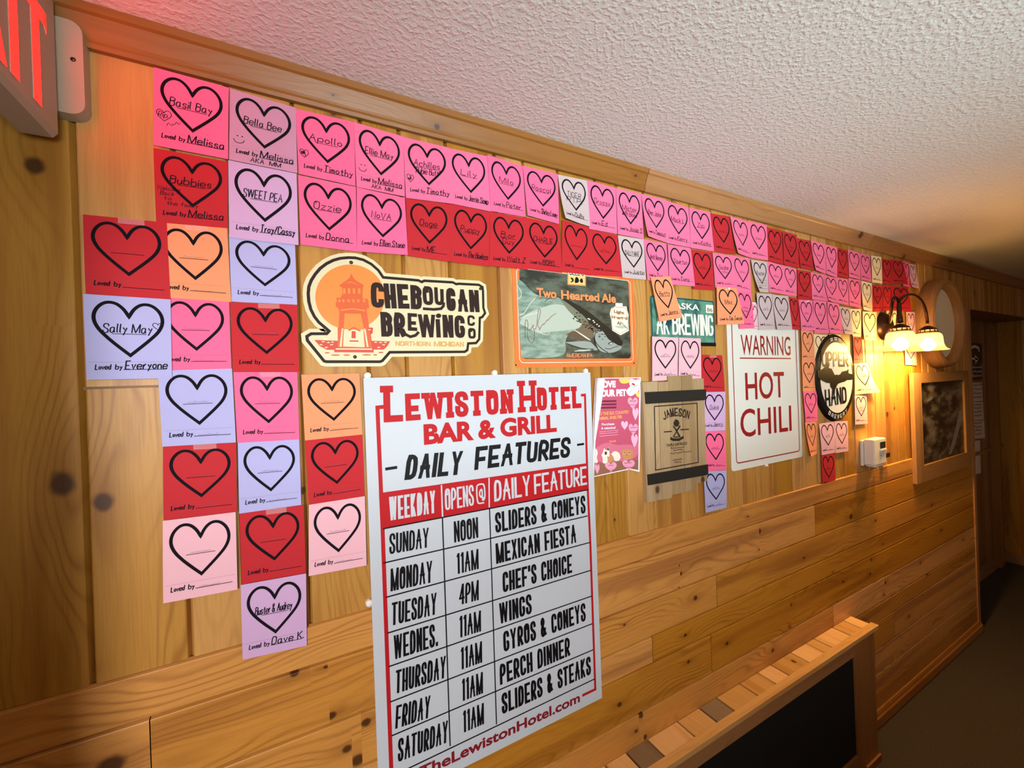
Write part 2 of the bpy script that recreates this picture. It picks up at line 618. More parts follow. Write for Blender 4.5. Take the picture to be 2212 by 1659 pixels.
def lettering(s, p0, p1, cap, t, gf=1.30, slant=0.0, serif=0.0):
    """polygons of a word whose baseline runs p0 -> p1, capital height cap, stroke t"""
    p0, p1 = Vector(p0), Vector(p1)
    d = p1 - p0
    W = d.length
    d.normalize()
    n = Vector((-d.y, d.x))
    g, tw, ng = glyphs(s, 1 if t > .15 * cap else 2)
    ga = t * gf
    ga = min(ga, (W - t) * .62 / max(ng, 1))
    k = (W - t - ng * ga) / tw
    out = []
    for gi, st, ch in g:
        M = lambda x, y: p0 + d * (t / 2 + x * k + gi * ga + slant * y) + n * y
        Y = lambda v: t / 2 + v * (cap - t)
        closed = st[0] == st[-1]
        if ch in STRAIGHT:
            for (xa, va), (xb, vb) in zip(st, st[1:]):
                if abs(va - vb) < 1e-6:                      # bar
                    xa, xb = min(xa, xb), max(xa, xb)
                    y = Y(va)
                    e0, e1 = -t / 2 / k, t / 2 / k
                    out.append([M(xa + e0, y - t / 2), M(xb + e1, y - t / 2), M(xb + e1, y + t / 2), M(xa + e0, y + t / 2)])
                else:                                        # stem or diagonal, cut level at both ends
                    if va > vb:
                        xa, va, xb, vb = xb, vb, xa, va
                    ya, yb_ = (0.0 if va < .02 else Y(va)), (cap if vb > .98 else Y(vb))
                    dx = abs(xb - xa) * k
                    hw = t / 2 * math.sqrt(1 + (dx / max(yb_ - ya, 1e-6)) ** 2) * (0.80 if dx > t * .2 else 1.0) / k
                    out.append([M(xa - hw, ya), M(xa + hw, ya), M(xb + hw, yb_), M(xb - hw, yb_)])
        else:
            q = [M(p[0], Y(p[1])) for p in st]
            if not closed:
                for i0, i1 in ((0, 1), (-1, -2)):
                    e = q[i0] - q[i1]
                    if e.length > 1e-9:
                        q[i0] = q[i0] + e.normalized() * (t / 2 if len(st) == 2 or st[i0][0] < .01 + min(p[0] for p in st) else t * .1)
            out += ribbon(q, t, closed=closed)
        if serif:
            for e, nb in ((st[0], st[1]), (st[-1], st[-2])):
                if abs(e[0] - nb[0]) < 2.5 and (e[1] < 0.02 or e[1] > 0.98):
                    c = p0 + d * (t / 2 + e[0] * k + gi * ga) + n * (t / 2 + e[1] * (cap - t))
                    out += ribbon([c - d * serif, c + d * serif], t)
    return out


def scrawl(s, p0, p1, cap, t):
    """quick handwriting along p0 -> p1"""
    p0, p1 = Vector(p0), Vector(p1)
    d = p1 - p0
    W = d.length
    d.normalize()
    n = Vector((-d.y, d.x))
    g, tw, ng = glyphs(s)
    k = W / (tw + 2.0 * ng)
    out = []
    rnd = random.Random(s)
    for gi, st, ch in g:
        j = rnd.uniform(-.03, .03)
        out += ribbon([p0 + d * ((p[0] + 2.0 * gi) * k + p[1] * cap * .12) + n * ((p[1] + j) * cap) for p in st], t)
    return out


def scribble(p0, p1, h, t, seed):
    rnd = random.Random(seed)
    p0, p1 = Vector(p0), Vector(p1)
    k = max(6, int((p1 - p0).length / h * 2.2))
    pts = []
    for i in range(k + 1):
        q = p0.lerp(p1, (i + rnd.uniform(-.4, .4)) / k)
        up = rnd.choice((.5, .55, .6, 1.1)) if i % 2 else rnd.choice((-.05, 0, .05, -.3))
        pts.append((q.x, q.y + h * up))
    return ribbon(chaikin(pts, 1), t)


FONTME = {}


def typeset(s, p0, p1, cap, bold=0.0, slant=0.0):
    """polygons of a word in the plain sans face"""
    key = (s, bold)
    if key not in FONTME:
        c = bpy.data.curves.new('lettering', 'FONT')
        c.body = s
        c.offset = bold
        c.resolution_u = 4
        o = bpy.data.objects.new('lettering', c)
        me = o.to_mesh()
        FONTME[key] = ([tuple(v.co) for v in me.vertices], [tuple(p.vertices) for p in me.polygons])
        o.to_mesh_clear()
        bpy.data.objects.remove(o)
        bpy.data.curves.remove(c)
    vs, fs = FONTME[key]
    x0, x1 = min(v[0] for v in vs), max(v[0] for v in vs)
    capu = 0.70 + bold
    p0, p1 = Vector(p0), Vector(p1)
    d = (p1 - p0)
    k = d.length / (x1 - x0)
    d.normalize()
    n = Vector((-d.y, d.x))
    q = [p0 + d * ((v[0] - x0) * k + slant * v[1]) + n * (v[1] / capu * cap) for v in vs]
    return [[q[i] for i in f] for f in fs]


def put(mb, polys, y, m):
    for i, p in enumerate(polys):
        mb.flat([(q[0], q[1]) for q in p], y - (i % 12) * 1.2e-5, m)


def ellipse(cx, cz, rx, rz, n=36, a0=0.0, a1=2 * PI):
    return [(cx + rx * math.cos(a0 + (a1 - a0) * k / n), cz + rz * math.sin(a0 + (a1 - a0) * k / n)) for k in range(n if abs(a1 - a0 - 2 * PI) < 1e-6 else n + 1)]


def rrect(x0, x1, z0, z1, r, n=5):
    out = []
    for cx, cz, a in ((x1 - r, z1 - r, 0), (x0 + r, z1 - r, PI / 2), (x0 + r, z0 + r, PI), (x1 - r, z0 + r, 1.5 * PI)):
        for k in range(n + 1):
            b = a + PI / 2 * k / n
            out.append((cx + r * math.cos(b), cz + r * math.sin(b)))
    return out


# ------------------------------------------------------------------ the room
FLOOR, CEILZ, RAIL = 0.0, 2.315, 1.204
XL, XC, XE = -0.425, 3.785, 5.34
PAT = (0.130, 0.083, 0.110)
KN = [wp(*k[:2]) + (k[2] * .8,) for k in (
    (636, 1451, .011), (703, 1437, .006), (716, 1541, .012), (790, 1556, .014), (749, 1613, .013), (771, 1637, .02), (241, 1648, .026),
    (1612, 1115, .006), (1637, 1147, .015), (1637, 1186, .006), (1464, 1220, .006), (1467, 1238, .011),
    (1464, 1268, .006), (1733, 1204, .009), (1499, 1290, .014), (1888, 1124, .009), (1705, 1305, .009), (1796, 1235, .006),
    (1878, 1208, .012), (1877, 1238, .012), (1567, 1388, .011), (1704, 1353, .009), (1909, 1258, .012), (1907, 1284, .01), (1335, 1519, .012),
    (1383, 1541, .016), (1371, 1576, .009), (1390, 1589, .012), (1666, 1403, .012), (1477, 1370, .009),
    (2010, 1090, .012), (2030, 1145, .014), (2000, 1240, .013), (1960, 1330, .012), (1985, 1215, .012),
    (720, 241, .0115), (518, 186, .007), (135, 1045, .027), (222, 1085, .022), (75, 358, .02), (1917, 895, .02), (1932, 882, .012), (1960, 826, .008),
    (654, 1060, .011), (2105, 632, .02), (860, 300, .004), (1835, 1115, .02))]

w = WB()
xs = [-0.306 - 0.110]
while xs[-1] < XE - 0.02:
    xs.append(xs[-1] + PAT[(len(xs) + 1) % 3])
rk = random.Random(5)
for i, (a, b) in enumerate(zip(xs, xs[1:])):
    b = min(b, XE)
    z0 = RAIL if a < XC - 0.03 else 2.044
    ks = [(k[1], k[0], k[2]) for k in KN if a < k[0] < b and k[1] > z0]
    if not ks and rk.random() < 0.7:
        ks = [(rk.uniform(1.25, 2.3), rk.uniform(a + .02, b - .02), rk.uniform(.003, .008))]
    prof = [(a, .0115), (a + .0045, .001), (a + .0065, 0), (b - .0065, 0), (b - .0045, .001), (b, .0115)]
    joint = {1: 1.693}.get(i)
    seed = i * 3.7 + 1.0
    if joint:
        w.strip(prof, z0, joint - .002, 'z', seed, ks, PINE)
        w.strip(prof, joint + .002, CEILZ, 'z', seed + 50, [], PINE)
        w.wbox(a, b, .006, .012, joint - .003, joint + .003, 'x', seed, DARKPINE)
    else:
        w.strip(prof, z0, CEILZ, 'z', seed, ks, PINE)
zs = [RAIL]
HP = (0.081, 0.130, 0.112)
while zs[-1] > 0.07:
    zs.append(max(0.0, zs[-1] - HP[(len(zs) - 1) % 3]))
JX = {0: [], 1: [-0.235, 0.185, 1.90], 2: [1.26], 3: [0.95], 4: [1.221], 5: [2.02], 6: [0.95], 7: [1.5, 2.6]}
for i, (b, a) in enumerate(zip(zs, zs[1:])):
    prof = [(a, .004), (a + .003, -.0052), (a + .0045, -.006), (b - .0045, -.006), (b - .003, -.0052), (b, .004)]
    ends = [XL] + JX.get(i, []) + [XC]
    for j, (e0, e1) in enumerate(zip(ends, ends[1:])):
        ks = [k for k in KN if a < k[1] < b and e0 < k[0] < e1]
        for q in range(2):
            x = rk.uniform(max(e0, .6) if e1 > .7 else e0, e1)
            if all(abs(x - k[0]) > .25 for k in ks):
                ks.append((x, rk.uniform(a + .02, b - .02), rk.uniform(.003, .009)))
        w.strip(prof, e0 + (.0008 if j else 0), e1 - .0008, 'x', i * 5.3 + j * 11.0 + 200, ks, LOWPINE)
w.wbox(XL, XC, .010, .14, 0, RAIL, 'x', 3.0, DARKPINE)
w.wbox(XL, XC, .0125, .14, RAIL, CEILZ, 'z', 3.0, DARKPINE)
w.wbox(XC, XE, .012, .14, 2.044, CEILZ, 'z', 3.0, DARKPINE)
tag(w.build('wall_back'), kind='structure')

mb = MB()
mb.box(XL - .1, XE + .1, -4.6, 0.3, -.06, 0, CARPET)
tag(mb.build('floor'), kind='structure')
mb = MB()
mb.box(XL - .1, XE + .1, -4.6, 0.3, CEILZ, CEILZ + .06, CEIL)
tag(mb.build('ceiling'), kind='structure')

# moulding under the ceiling, with the scarf joints and knots the photo shows
w = WB()
prof = [(2.256, -.0005), (2.256, -.010), (2.262, -.0135), (2.268, -.0125), (2.272, -.015), (2.300, -.026), (2.303, -.031), (2.3149, -.034)]
mk = [wp(945, 272, -.02) + (.008,), wp(720, 205, -.02) + (.003,), wp(1372, 380, -.02) + (.004,), wp(1855, 508, -.02) + (.02,), wp(1957, 553, -.02) + (.014,), wp(2050, 565, -.02) + (.012,)]
for j, (e0, e1) in enumerate(((XL, .98), (.9815, 2.45), (2.4515, XE))):
    w.strip(prof, e0, e1, 'x', 400 + j * 9, [k for k in mk if e0 < k[0] < e1], MOULD)
tag(w.build('trim_1'), kind='structure')

w = WB()
w.strip([(0.0, -.020), (.012, -.022), (.045, -.020), (.052, -.015), (.058, -.014), (.07, -.010), (.074, -.004)], 2.165, XC + .004, 'x', 500, [], MOULD)
w.strip([(0.0, -.020), (.045, -.020), (.074, -.004)], XL, .5, 'x', 501, [], MOULD)
tag(w.build('baseboard_back'), kind='structure')

w = WB()
w.wbox(XC - .035, XC + .004, -.012, .16, .60, 2.044, 'z', 520, MOULD)
w.wbox(XC - .032, XC + .007, -.011, .16, 0.03, .595, 'z', 523, MOULD)
tag(w.build('trim_2', bevel=.002), kind='structure')

# short wall at the left end, beyond the frame's edge
w = WB()
for k in range(5):
    w.wbox(XL - .08, XL, -.1 * k - .099, -.1 * k, 0, CEILZ, 'z', 540 + k * 4, PINE)
w.wbox(XL - .08, XL, -2.05, -.5, 1.90, CEILZ, 'y', 558, PINE)             # unseen header, added to shade the upper left of the wall
w.wbox(XL - .08, XL, -2.15, -2.05, 0, CEILZ, 'z', 559, PINE)
tag(w.build('wall_left', bevel=.003), kind='structure')

# chest-high unseen partition, added behind the camera to shade lower wall and heater
w = WB()
for k in range(24):
    w.wbox(-.30 + k * .13, -.172 + k * .13, -1.36, -1.30, 0, 1.20, 'z', 1200 + k * 3, DARKPINE)
w.wbox(-.32, 2.84, -1.39, -1.27, 1.20, 1.23, 'x', 1300, DARKPINE)
tag(w.build('shade_partition'), kind='structure')

# alcove beyond the corner and the end wall
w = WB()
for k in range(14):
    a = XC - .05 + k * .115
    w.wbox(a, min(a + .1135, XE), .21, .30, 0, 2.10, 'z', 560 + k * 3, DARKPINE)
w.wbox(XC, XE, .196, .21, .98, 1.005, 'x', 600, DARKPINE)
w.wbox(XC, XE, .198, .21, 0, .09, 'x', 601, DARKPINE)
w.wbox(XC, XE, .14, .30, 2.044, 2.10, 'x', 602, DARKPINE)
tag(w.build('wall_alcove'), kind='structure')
w = WB()
y = .21
k = 0
while y > -2.2:
    dy = PAT[k % 3]
    kn = {3: (1.56, 1), 5: (1.24, 1)}.get(k)
    w.wbox(XE, XE + .08, y - dy + .002, y, 0, CEILZ, 'z', 620 + k * 3, PINE)
    y -= dy
    k += 1
w.wbox(XE - .012, XE, -2.2, .21, 0, .08, 'y', 690, DARKPINE)
tag(w.build('wall_right', bevel=.003), kind='structure')
w = WB()
w.wbox(5.06, 5.13, .17, .21, 0.02, 2.0, 'z', 700, MOULD)
tag(w.build('trim_3', bevel=.004), kind='structure')


# ------------------------------------------------------------------ paper heart notes
NW, NH = 0.108, 0.140
_h = [(.50, .755), (.565, .86), (.66, .918), (.775, .908), (.875, .82), (.905, .70), (.855, .585), (.745, .48), (.63, .385), (.505, .285)]
_l = [(.505, .285), (.36, .40), (.245, .50), (.145, .605), (.095, .72), (.125, .835), (.225, .92), (.345, .92), (.44, .85), (.50, .755)]


def _sm(p):
    q = chaikin(p, 2)
    return q


HEART = [(x * NW, y * NH) for x, y in _sm(_h) + _sm(_l)[1:]]
PINM = mat('clear_pin', (235, 230, 225), 0.1, 0.9)
NOTES = 0


def note(col, q, layer, name='', by='', where='', curl=(0, 0), ext='', tape=False, hide=0, pin=False):
    """one note: q = its corners in the photograph TL TR BR BL"""
    global NOTES
    NOTES += 1
    seed = NOTES
    c = [wp(q[2 * k], q[2 * k + 1]) for k in range(4)]
    lift = 0.0035 + layer * 0.0009
    n = 8

    def at(u, v):
        """u to the right, v upwards, both 0..1"""
        t = 1 - v
        x = (c[0][0] * (1 - u) + c[1][0] * u) * v + (c[3][0] * (1 - u) + c[2][0] * u) * t
        z = (c[0][1] * (1 - u) + c[1][1] * u) * v + (c[3][1] * (1 - u) + c[2][1] * u) * t
        b = max(0.0, (t - .25) / .75) ** 2
        y = lift + curl[0] * b * (1 - u) ** 1.6 + curl[1] * b * u ** 1.6 + .0009 * math.sin(PI * t) * (0.6 + 0.4 * math.sin(seed * 1.7))
        return (x, -y, z)

    grid = [[at(i / n, j / n) for i in range(n + 1)] for j in range(n + 1)]

    def surf(p, up=0.0003):
        u, v = min(max(p[0] / NW, 0), 1) * n, min(max(p[1] / NH, 0), 1) * n
        i, j = min(int(u), n - 1), min(int(v), n - 1)
        fu, fv = u - i, v - j
        r = [sum(k) for k in zip(*[tuple(w_ * e for e in g) for w_, g in (((1 - fu) * (1 - fv), grid[j][i]), (fu * (1 - fv), grid[j][i + 1]),
                                                                        ((1 - fu) * fv, grid[j + 1][i]), (fu * fv, grid[j + 1][i + 1]))])]
        return (r[0], r[1] - up, r[2])

    mb = MB()
    vs = [g for row in grid for g in row]
    m0 = len(vs)
    vs += [(g[0], g[1] + .0003, g[2]) for g in vs[:m0]]
    fs = []
    for j in range(n):
        for i in range(n):
            k = j * (n + 1) + i
            fs.append((k, k + 1, k + n + 2, k + n + 1))
            fs.append((m0 + k, m0 + k + n + 1, m0 + k + n + 2, m0 + k + 1))
    mb.mesh(vs, fs, PAPER[col])

    def draw(polys, m, up=0.0003):
        for i, p in enumerate(polys):
            mb.poly([surf(e, up + (i % 8) * 1e-5) for e in p], m)

    draw(ribbon(HEART, .0050, closed=True), INK)
    ul = [(.30 * NW + k * .05 * NW, .545 * NH) for k in range(9)]
    draw(ribbon(ul, .0010), PEN, .0004)
    draw(ribbon([(.03 * NW + k * .094 * NW, .205 * NH) for k in range(11)], .00025), FAINT)
    draw(ribbon([(.42 * NW + k * .064 * NW, .115 * NH) for k in range(9)], .0011), PEN, .0004)
    draw(scrawl('Loved', (.10 * NW, .12 * NH), (.27 * NW, .12 * NH), .0085, .0015), PEN)
    draw(scrawl('by', (.325 * NW, .12 * NH), (.40 * NW, .12 * NH), .0085, .0015), PEN)
    if name == '~':
        near = abs(q[2] - q[0]) > 70
        draw(scribble((.36 * NW, .56 * NH), (.64 * NW, .56 * NH), .0035 if near else .009, .0004 if near else .0008, seed), FAINT if near else PEN)
    elif name:
        for k, line in enumerate(name.split('|')):
            wd_ = min(.56, .085 * len(line) + .05)
            x0 = .5 - wd_ / 2 - .02
            draw(scrawl(line, (x0 * NW, (.56 - .12 * k) * NH), ((x0 + wd_) * NW, (.56 - .12 * k) * NH), .0150, .0016), PEN, .0004)
    if by == '~':
        near = abs(q[2] - q[0]) > 70
        draw(scribble((.47 * NW, .12 * NH), (.75 * NW, .12 * NH), .0035 if near else .008, .0004 if near else .0009, seed + 50), FAINT if near else PEN)
    elif by:
        wd_ = min(.50, .075 * len(by) + .04)
        draw(scrawl(by, (.44 * NW, .12 * NH), ((.44 + wd_) * NW, .12 * NH), .0140, .0018), PEN, .0004)
    if 'aka' in ext:
        draw(scrawl('AKA  MM', (.30 * NW, .03 * NH), (.74 * NW, .03 * NH), .009, .0014), PEN)
    if 'smile' in ext:
        for x in (.10, .17):
            draw(ribbon([(x * NW, .36 * NH), ((x + .025) * NW, .36 * NH)], .0018), PEN)
        draw(ribbon([((.135 + .075 * math.sin(a)) * NW, (.315 - .055 * math.cos(a)) * NH) for a in [-1.5 + k * .3 for k in range(11)]], .0012), PEN)
    if 'heart' in ext:
        draw(ribbon([(.02 * NW + p[0] * .18, .22 * NH + p[1] * .19) for p in HEART], .0012, closed=True), PEN)
        draw(scribble((.06 * NW, .31 * NH), (.13 * NW, .31 * NH), .009, .0014, seed), PEN)
    if 'rip' in ext:
        draw(ribbon([(.01 * NW + p[0] * .24, .27 * NH + p[1] * .22) for p in HEART], .0011, closed=True), PEN)
        draw(scrawl('Rip', (.055 * NW, .38 * NH), (.17 * NW, .38 * NH), .010, .0011), PEN, .0004)
        draw(scribble((.17 * NW, .28 * NH), (.34 * NW, .33 * NH), .006, .0008, seed), PEN)
    if 'tiny' in ext:
        draw(ribbon([(.76 * NW + p[0] * .16, .57 * NH + p[1] * .13) for p in HEART], .0010, closed=True), PEN, .0004)
    if 'wel' in ext:
        for k, t_ in enumerate(('Welcome', 'Back', 'to', 'the family')):
            draw(scrawl(t_, ((.03 + .04 * k) * NW, (.45 - .065 * k) * NH), ((.05 + .04 * k + .04 * len(t_)) * NW, (.45 - .065 * k) * NH), .0075, .0009), PEN)
    if 'doodle' in ext:
        for k in range(3):
            draw(scribble((.1 * NW, (.2 + .08 * k) * NH), (.9 * NW, (.2 + .08 * k) * NH), .010, .0007, seed + k), PEN)
    if 'line2' in ext:
        draw(scribble((.36 * NW, .45 * NH), (.68 * NW, .45 * NH), .011, .0014, seed + 9), PEN)
    o = mb.build('heart_note')
    txt = WORD[col] + ' heart note ' + where
    tag(o, txt, 'paper note', 'heart notes taped on the wall')
    if tape:
        t = MB()
        t.poly([surf((.40 * NW, .93 * NH), .0006), surf((.72 * NW, .93 * NH), .0006), surf((.72 * NW, 1.0 * NH), .0006), surf((.40 * NW, 1.0 * NH), .0006)], TAPE)
        t.build('tape', o)
    if pin:
        t = MB()
        p = surf((.5 * NW, .95 * NH))
        t.lathe([(0, .010), (.003, .010), (.0042, .008), (.0035, .004), (.0035, .001), (.0045, 0)], p, (0, -1, 0), PINM, 14)
        t.build('push_pin', o, smooth=True)
    return o


R1, R2 = 'in the top row', 'in the second row'
note('pink', (335, 151, 495, 194.5, 494, 348, 335, 318), 4, 'Basil Bay', 'Melissa', 'reading Basil Bay, first of the top row', ext='rip')
note('mauve', (498, 197, 639, 238, 642, 378, 496, 349), 5, 'Bella Bee', 'Melissa', 'reading Bella Bee with a smiley drawn beside the heart', ext='smile aka')
note('pink', (638, 239, 764, 268, 767, 405, 645, 379), 4, 'Apollo', 'Timothy', 'reading Apollo, right of the Bella Bee note', ext='heart')
note('rose', (763, 268, 869, 299, 873, 428, 769, 407), 5, 'Ellie May', 'Melissa', 'reading Ellie May with a small smiley at its left edge', ext='smile aka')
note('rose', (869, 299.5, 966, 322, 974.5, 442.5, 875, 430), 4, 'Achilles|"Rubie Butt"', 'Timothy', 'reading Achilles, above the first red note of the second row', ext='heart')
note('rose', (964, 322, 1050, 340, 1058, 459, 974, 442), 3, 'Lily', 'Jerrie Semp', 'reading Lily, between the Achilles and Milo notes')
note('pink', (1050, 337.5, 1126, 361.5, 1133, 471, 1058, 458), 4, 'Milo', 'Peter', 'reading Milo, seventh of the top row')
note('pink', (1126, 361, 1201, 379, 1204, 486, 1135, 469), 5, 'Rascal', 'Shirley Loomy', 'reading Rascal, just left of the pale Tiger note', curl=(.004, 0))
note('grey', (1202, 379.5, 1265, 392.5, 1270, 491.5, 1213, 476), 4, 'TIGER|R.I.P.', 'DuBs', 'reading Tiger with its lower left corner curling, top row', curl=(.012, .002))
note('rose', (1266, 391, 1327, 408, 1330, 507, 1270, 496), 3, 'Grosso', 'Ed', 'reading Grosso, right of the pale curling Tiger note')
note('rose', (1327, 408, 1381, 421, 1387, 518, 1331, 507.5), 4, 'Mister|with blood', 'Josie S', 'with two lines of writing, eleventh of the top row')
note('rose', (1381, 421, 1433.5, 433.5, 1436, 525.6, 1391, 514), 5, "Ben Jake", 'Timeout', 'twelfth of the top row, its lower left corner lifting', curl=(.010, 0))
note('rose', (1434, 434.5, 1484, 450, 1488.5, 536, 1437, 526.6), 3, 'Mack L', 'Kerry', 'thirteenth of the top row, two before the first red')
note('rose', (1484.7, 450, 1530, 460, 1539, 544.6, 1488.5, 537), 4, 'Zip', 'Kathy', 'reading Zip, left of the first red note in the top row')
note('red', (1531, 462, 1571, 469, 1584, 551, 1540, 544.6), 3, '~', '~', 'first red one of the top row, alone among pinks')
note('rose', (1573, 469, 1611.5, 480, 1617, 558, 1585.5, 549.5), 5, '~', '~', 'directly right of the first red note in the top row', curl=(.008, 0))
note('rose', (1612, 479, 1652, 487, 1655, 564, 1618, 558), 4, '~', '~', 'directly left of three red notes in the top row')
note('red', (1652.5, 492, 1685, 499.5, 1689, 572.5, 1655.5, 564), 3, '~', '~', 'first of three side by side in the top row')
note('red', (1686, 500, 1717, 509, 1723, 580.5, 1689.5, 572.5), 4, '~', '~', 'middle of three side by side in the top row', ext='line2')
note('red', (1717.7, 515, 1746, 521, 1754.6, 585.5, 1726, 580), 3, '~', '~', 'last of three side by side in the top row')
note('rose', (1746.6, 519.5, 1777, 529, 1780, 592.6, 1754.7, 585.3), 5, '~', '~', 'just after the three red ones of the top row', curl=(.006, 0))
note('rose', (1777.5, 528.5, 1804.5, 535.7, 1804.5, 601.6, 1781.6, 592.6), 4, '~', '~', 'just left of a single narrow red note in the top row')
note('red', (1803.6, 535, 1826.4, 541.4, 1829.6, 602.4, 1806, 596.7), 3, '~', '~', 'narrow, between two pairs of pink ones in the top row')
note('rose', (1827, 540, 1853, 547, 1855, 605, 1830.4, 599), 4, '~', '~', 'just right of the narrow red one in the top row')
note('rose', (1854, 548, 1876, 553, 1879, 609.7, 1856.5, 605), 3, '~', '~', 'just left of the cream one in the top row')
note('cream', (1877.6, 553, 1899.6, 556, 1902, 613.8, 1880, 610.6), 4, '~', '~', 'the only cream one of the top row')
note('red', (1901, 559.3, 1922.4, 562.5, 1923, 616, 1902, 613), 3, '~', '~', 'right of the cream one in the top row')
note('red', (1922.4, 561, 1946, 564, 1957.4, 614.6, 1923.2, 614.6), 4, '~', '~', 'last red one of the top row, near the round frame')
note('pink', (1945, 564, 1961, 569, 1965, 622, 1948, 618), 2, '', '', 'a mere sliver between the last red and last pale one')
note('blush', (1960.5, 570, 1974, 573, 1980.4, 624, 1960.6, 621), 4, '~', '~', 'last of the top row, curling, beside the round frame', curl=(.010, .003))

note('red', (333, 322, 493, 352, 492, 496, 339, 483), 1, 'Bubbies', 'Melissa', 'reading Bubbies, below the Basil Bay note', ext='wel')
note('lav', (494, 349, 640.5, 378, 644.8, 532.5, 496, 515), 3, 'SWEET PEA', 'Troy/Cassy', 'reading Sweet Pea, below the Bella Bee note', curl=(0, .003))
note('pink', (643.8, 381, 768, 406, 770, 545, 649, 530), 2, 'Ozzie', 'Donna', 'reading Ozzie, below the Apollo note')
note('pink', (769.6, 407, 873, 430, 879.5, 552.7, 770, 545), 3, 'NoVA', 'Ellen Stone', 'reading Nova, just left of the second row red notes')
note('red', (875, 430, 973, 443.5, 970, 566.8, 880, 554), 2, 'Doge', 'ME', 'reading Doge, first red one of the second row')
note('red', (973, 442, 1057, 459.5, 1056.7, 576.7, 970.6, 566.6), 1, 'Puppy', 'The Hawleys', 'reading Puppy, between the Doge and Bear Guy notes')
note('red', (1056.7, 459, 1134, 472.5, 1137.7, 583.8, 1055.4, 575.4), 2, 'B.or|Guy', 'Walt Z', 'with a name in two lines, above the fish sign corner', ext='')
note('red', (1134, 471, 1206, 486, 1212.4, 590.6, 1136.5, 581.8), 1, 'CHARLIE', 'BOBS', 'reading Charlie, over the top edge of the fish sign')
note('red', (1212, 476, 1270, 492.5, 1274, 596, 1211.3, 588), 2, '', '', 'with an unsigned heart, below the pale Tiger note')
note('red', (1271, 496, 1331, 509, 1342, 598.7, 1274, 595), 1, '~', '~', 'directly left of the pale Sally Mae note')
note('grey', (1332, 510, 1387, 518, 1392.6, 605.4, 1342, 600.6), 2, 'SALLY MAE', 'Justin', 'reading Sally Mae at the fish sign upper right corner', ext='')
note('rose', (1387, 517, 1437, 527.5, 1443, 616, 1396.4, 605.4), 1, 'Jack Barney', 'Zoe', 'above the tilted orange Betty note')
note('rose', (1439, 529, 1488.5, 537.5, 1498, 619.6, 1443, 615), 3, 'Squirtus', 'Tony', 'x')
note('red', (1489.5, 540, 1535, 545.6, 1540.7, 628, 1496, 625.3), 1, '~', '~', 'hanging lowest over the green licence plate')
note('rose', (1536, 547, 1578, 553, 1587, 624, 1542, 622.4), 2, 'Sadie', '~', 'with bold black writing, above the untilted orange note', ext='line2')
note('rose', (1578, 552, 1617, 559, 1620, 635.4, 1587, 626.7), 1, '~', '~', 'directly left of the doodled grey note')
note('grey', (1618.6, 562, 1653.4, 566.5, 1657, 632.5, 1631, 632.5), 3, 'Buster', '', 'hanging askew, covered in dark doodles', curl=(.012, 0), ext='doodle')
note('rose', (1653.4, 565, 1688, 574, 1692.4, 637, 1658.4, 631), 2, '~', '~', 'directly right of the doodled grey note')
note('rose', (1688.8, 574, 1717.7, 581.5, 1718.5, 640.5, 1692.4, 637), 1, '~', '~', 'directly left of the lone red one deep in the second row')
note('red', (1719, 583, 1749, 588, 1749.6, 650, 1720, 647), 2, '~', '~', 'alone between pink ones deep in the second row')
note('rose', (1748, 588, 1776, 594, 1779, 652, 1750.7, 647), 3, '~', '~', 'right of the lone deep red second row note', curl=(0, .012))
note('rose', (1776.7, 595, 1805, 601.5, 1806.8, 655.3, 1781.6, 650.4), 2, '~', '~', 'second row, under the narrow red one', curl=(.010, 0))
note('rose', (1805, 600, 1829, 603.5, 1831, 660, 1807.6, 655.3), 1, '~', '~', 'two places left of the pale one, second row')
note('rose', (1829.6, 601.5, 1856.5, 606, 1856.5, 666, 1832, 660), 2, '~', '~', 'directly left of the pale one deep in the second row', ext='line2')
note('cream', (1857, 607, 1880, 612.5, 1881, 674, 1859, 670), 3, '~', '~', 'pale, between pink and red ones of the second row', curl=(.006, 0))
note('red', (1881, 615, 1903, 618, 1904.5, 672, 1881.7, 674), 1, '~', '~', 'first of three glowing ones above the lamp')
note('red', (1903, 617, 1924, 619, 1925, 671.6, 1904.5, 671.6), 2, '~', '~', 'middle of three glowing ones above the lamp')
note('red', (1924, 618, 1960, 621, 1967, 673, 1925, 671.6), 1, '~', '~', 'broad, last of three glowing ones above the lamp')

note('red', (183.3, 466.5, 362.5, 484, 370.6, 648.7, 189, 636), 4, '', '', 'nameless, leftmost of all, above the Sally May note', tape=True)
note('peach', (338, 482.5, 491.6, 495.6, 500.5, 653.8, 345, 643), 3, '~', '~', 'partly covered by the leftmost red note', tape=True)
note('peri', (495, 506, 637, 529, 642, 659, 500.5, 652.5), 1, '~', '~', 'below the Sweet Pea note')
note('peri', (184, 637, 371, 648.7, 374, 817, 191.6, 821), 5, 'Sally May', 'Everyone', 'reading Sally May, loved by Everyone', ext='tiny')
note('pink', (345, 640, 495, 647.5, 500.5, 798, 348, 800), 2, '~', '~', 'partly covered by the Sally May note')
note('red', (498, 653.8, 642, 659.6, 646, 804, 504, 804), 2, '~', '~', 'left of the lighthouse sign', tape=True)
note('peri', (343, 801, 502, 796.5, 510.6, 954.7, 353, 964), 3, '~', '~', 'below right of the Sally May note')
note('pink', (504.8, 804, 642, 803.3, 646.6, 950, 513, 956), 1, '~', '~', 'below the red note beside the lighthouse sign', tape=True)
note('peach', (650.6, 809.5, 775.5, 806.5, 782, 938, 658.7, 951), 2, '~', '~', 'below the lighthouse sign')
note('red', (353.7, 963, 510.6, 955.5, 512.4, 1104, 355, 1122), 2, '~', '~', 'above the lowest blush note of the left column', tape=True)
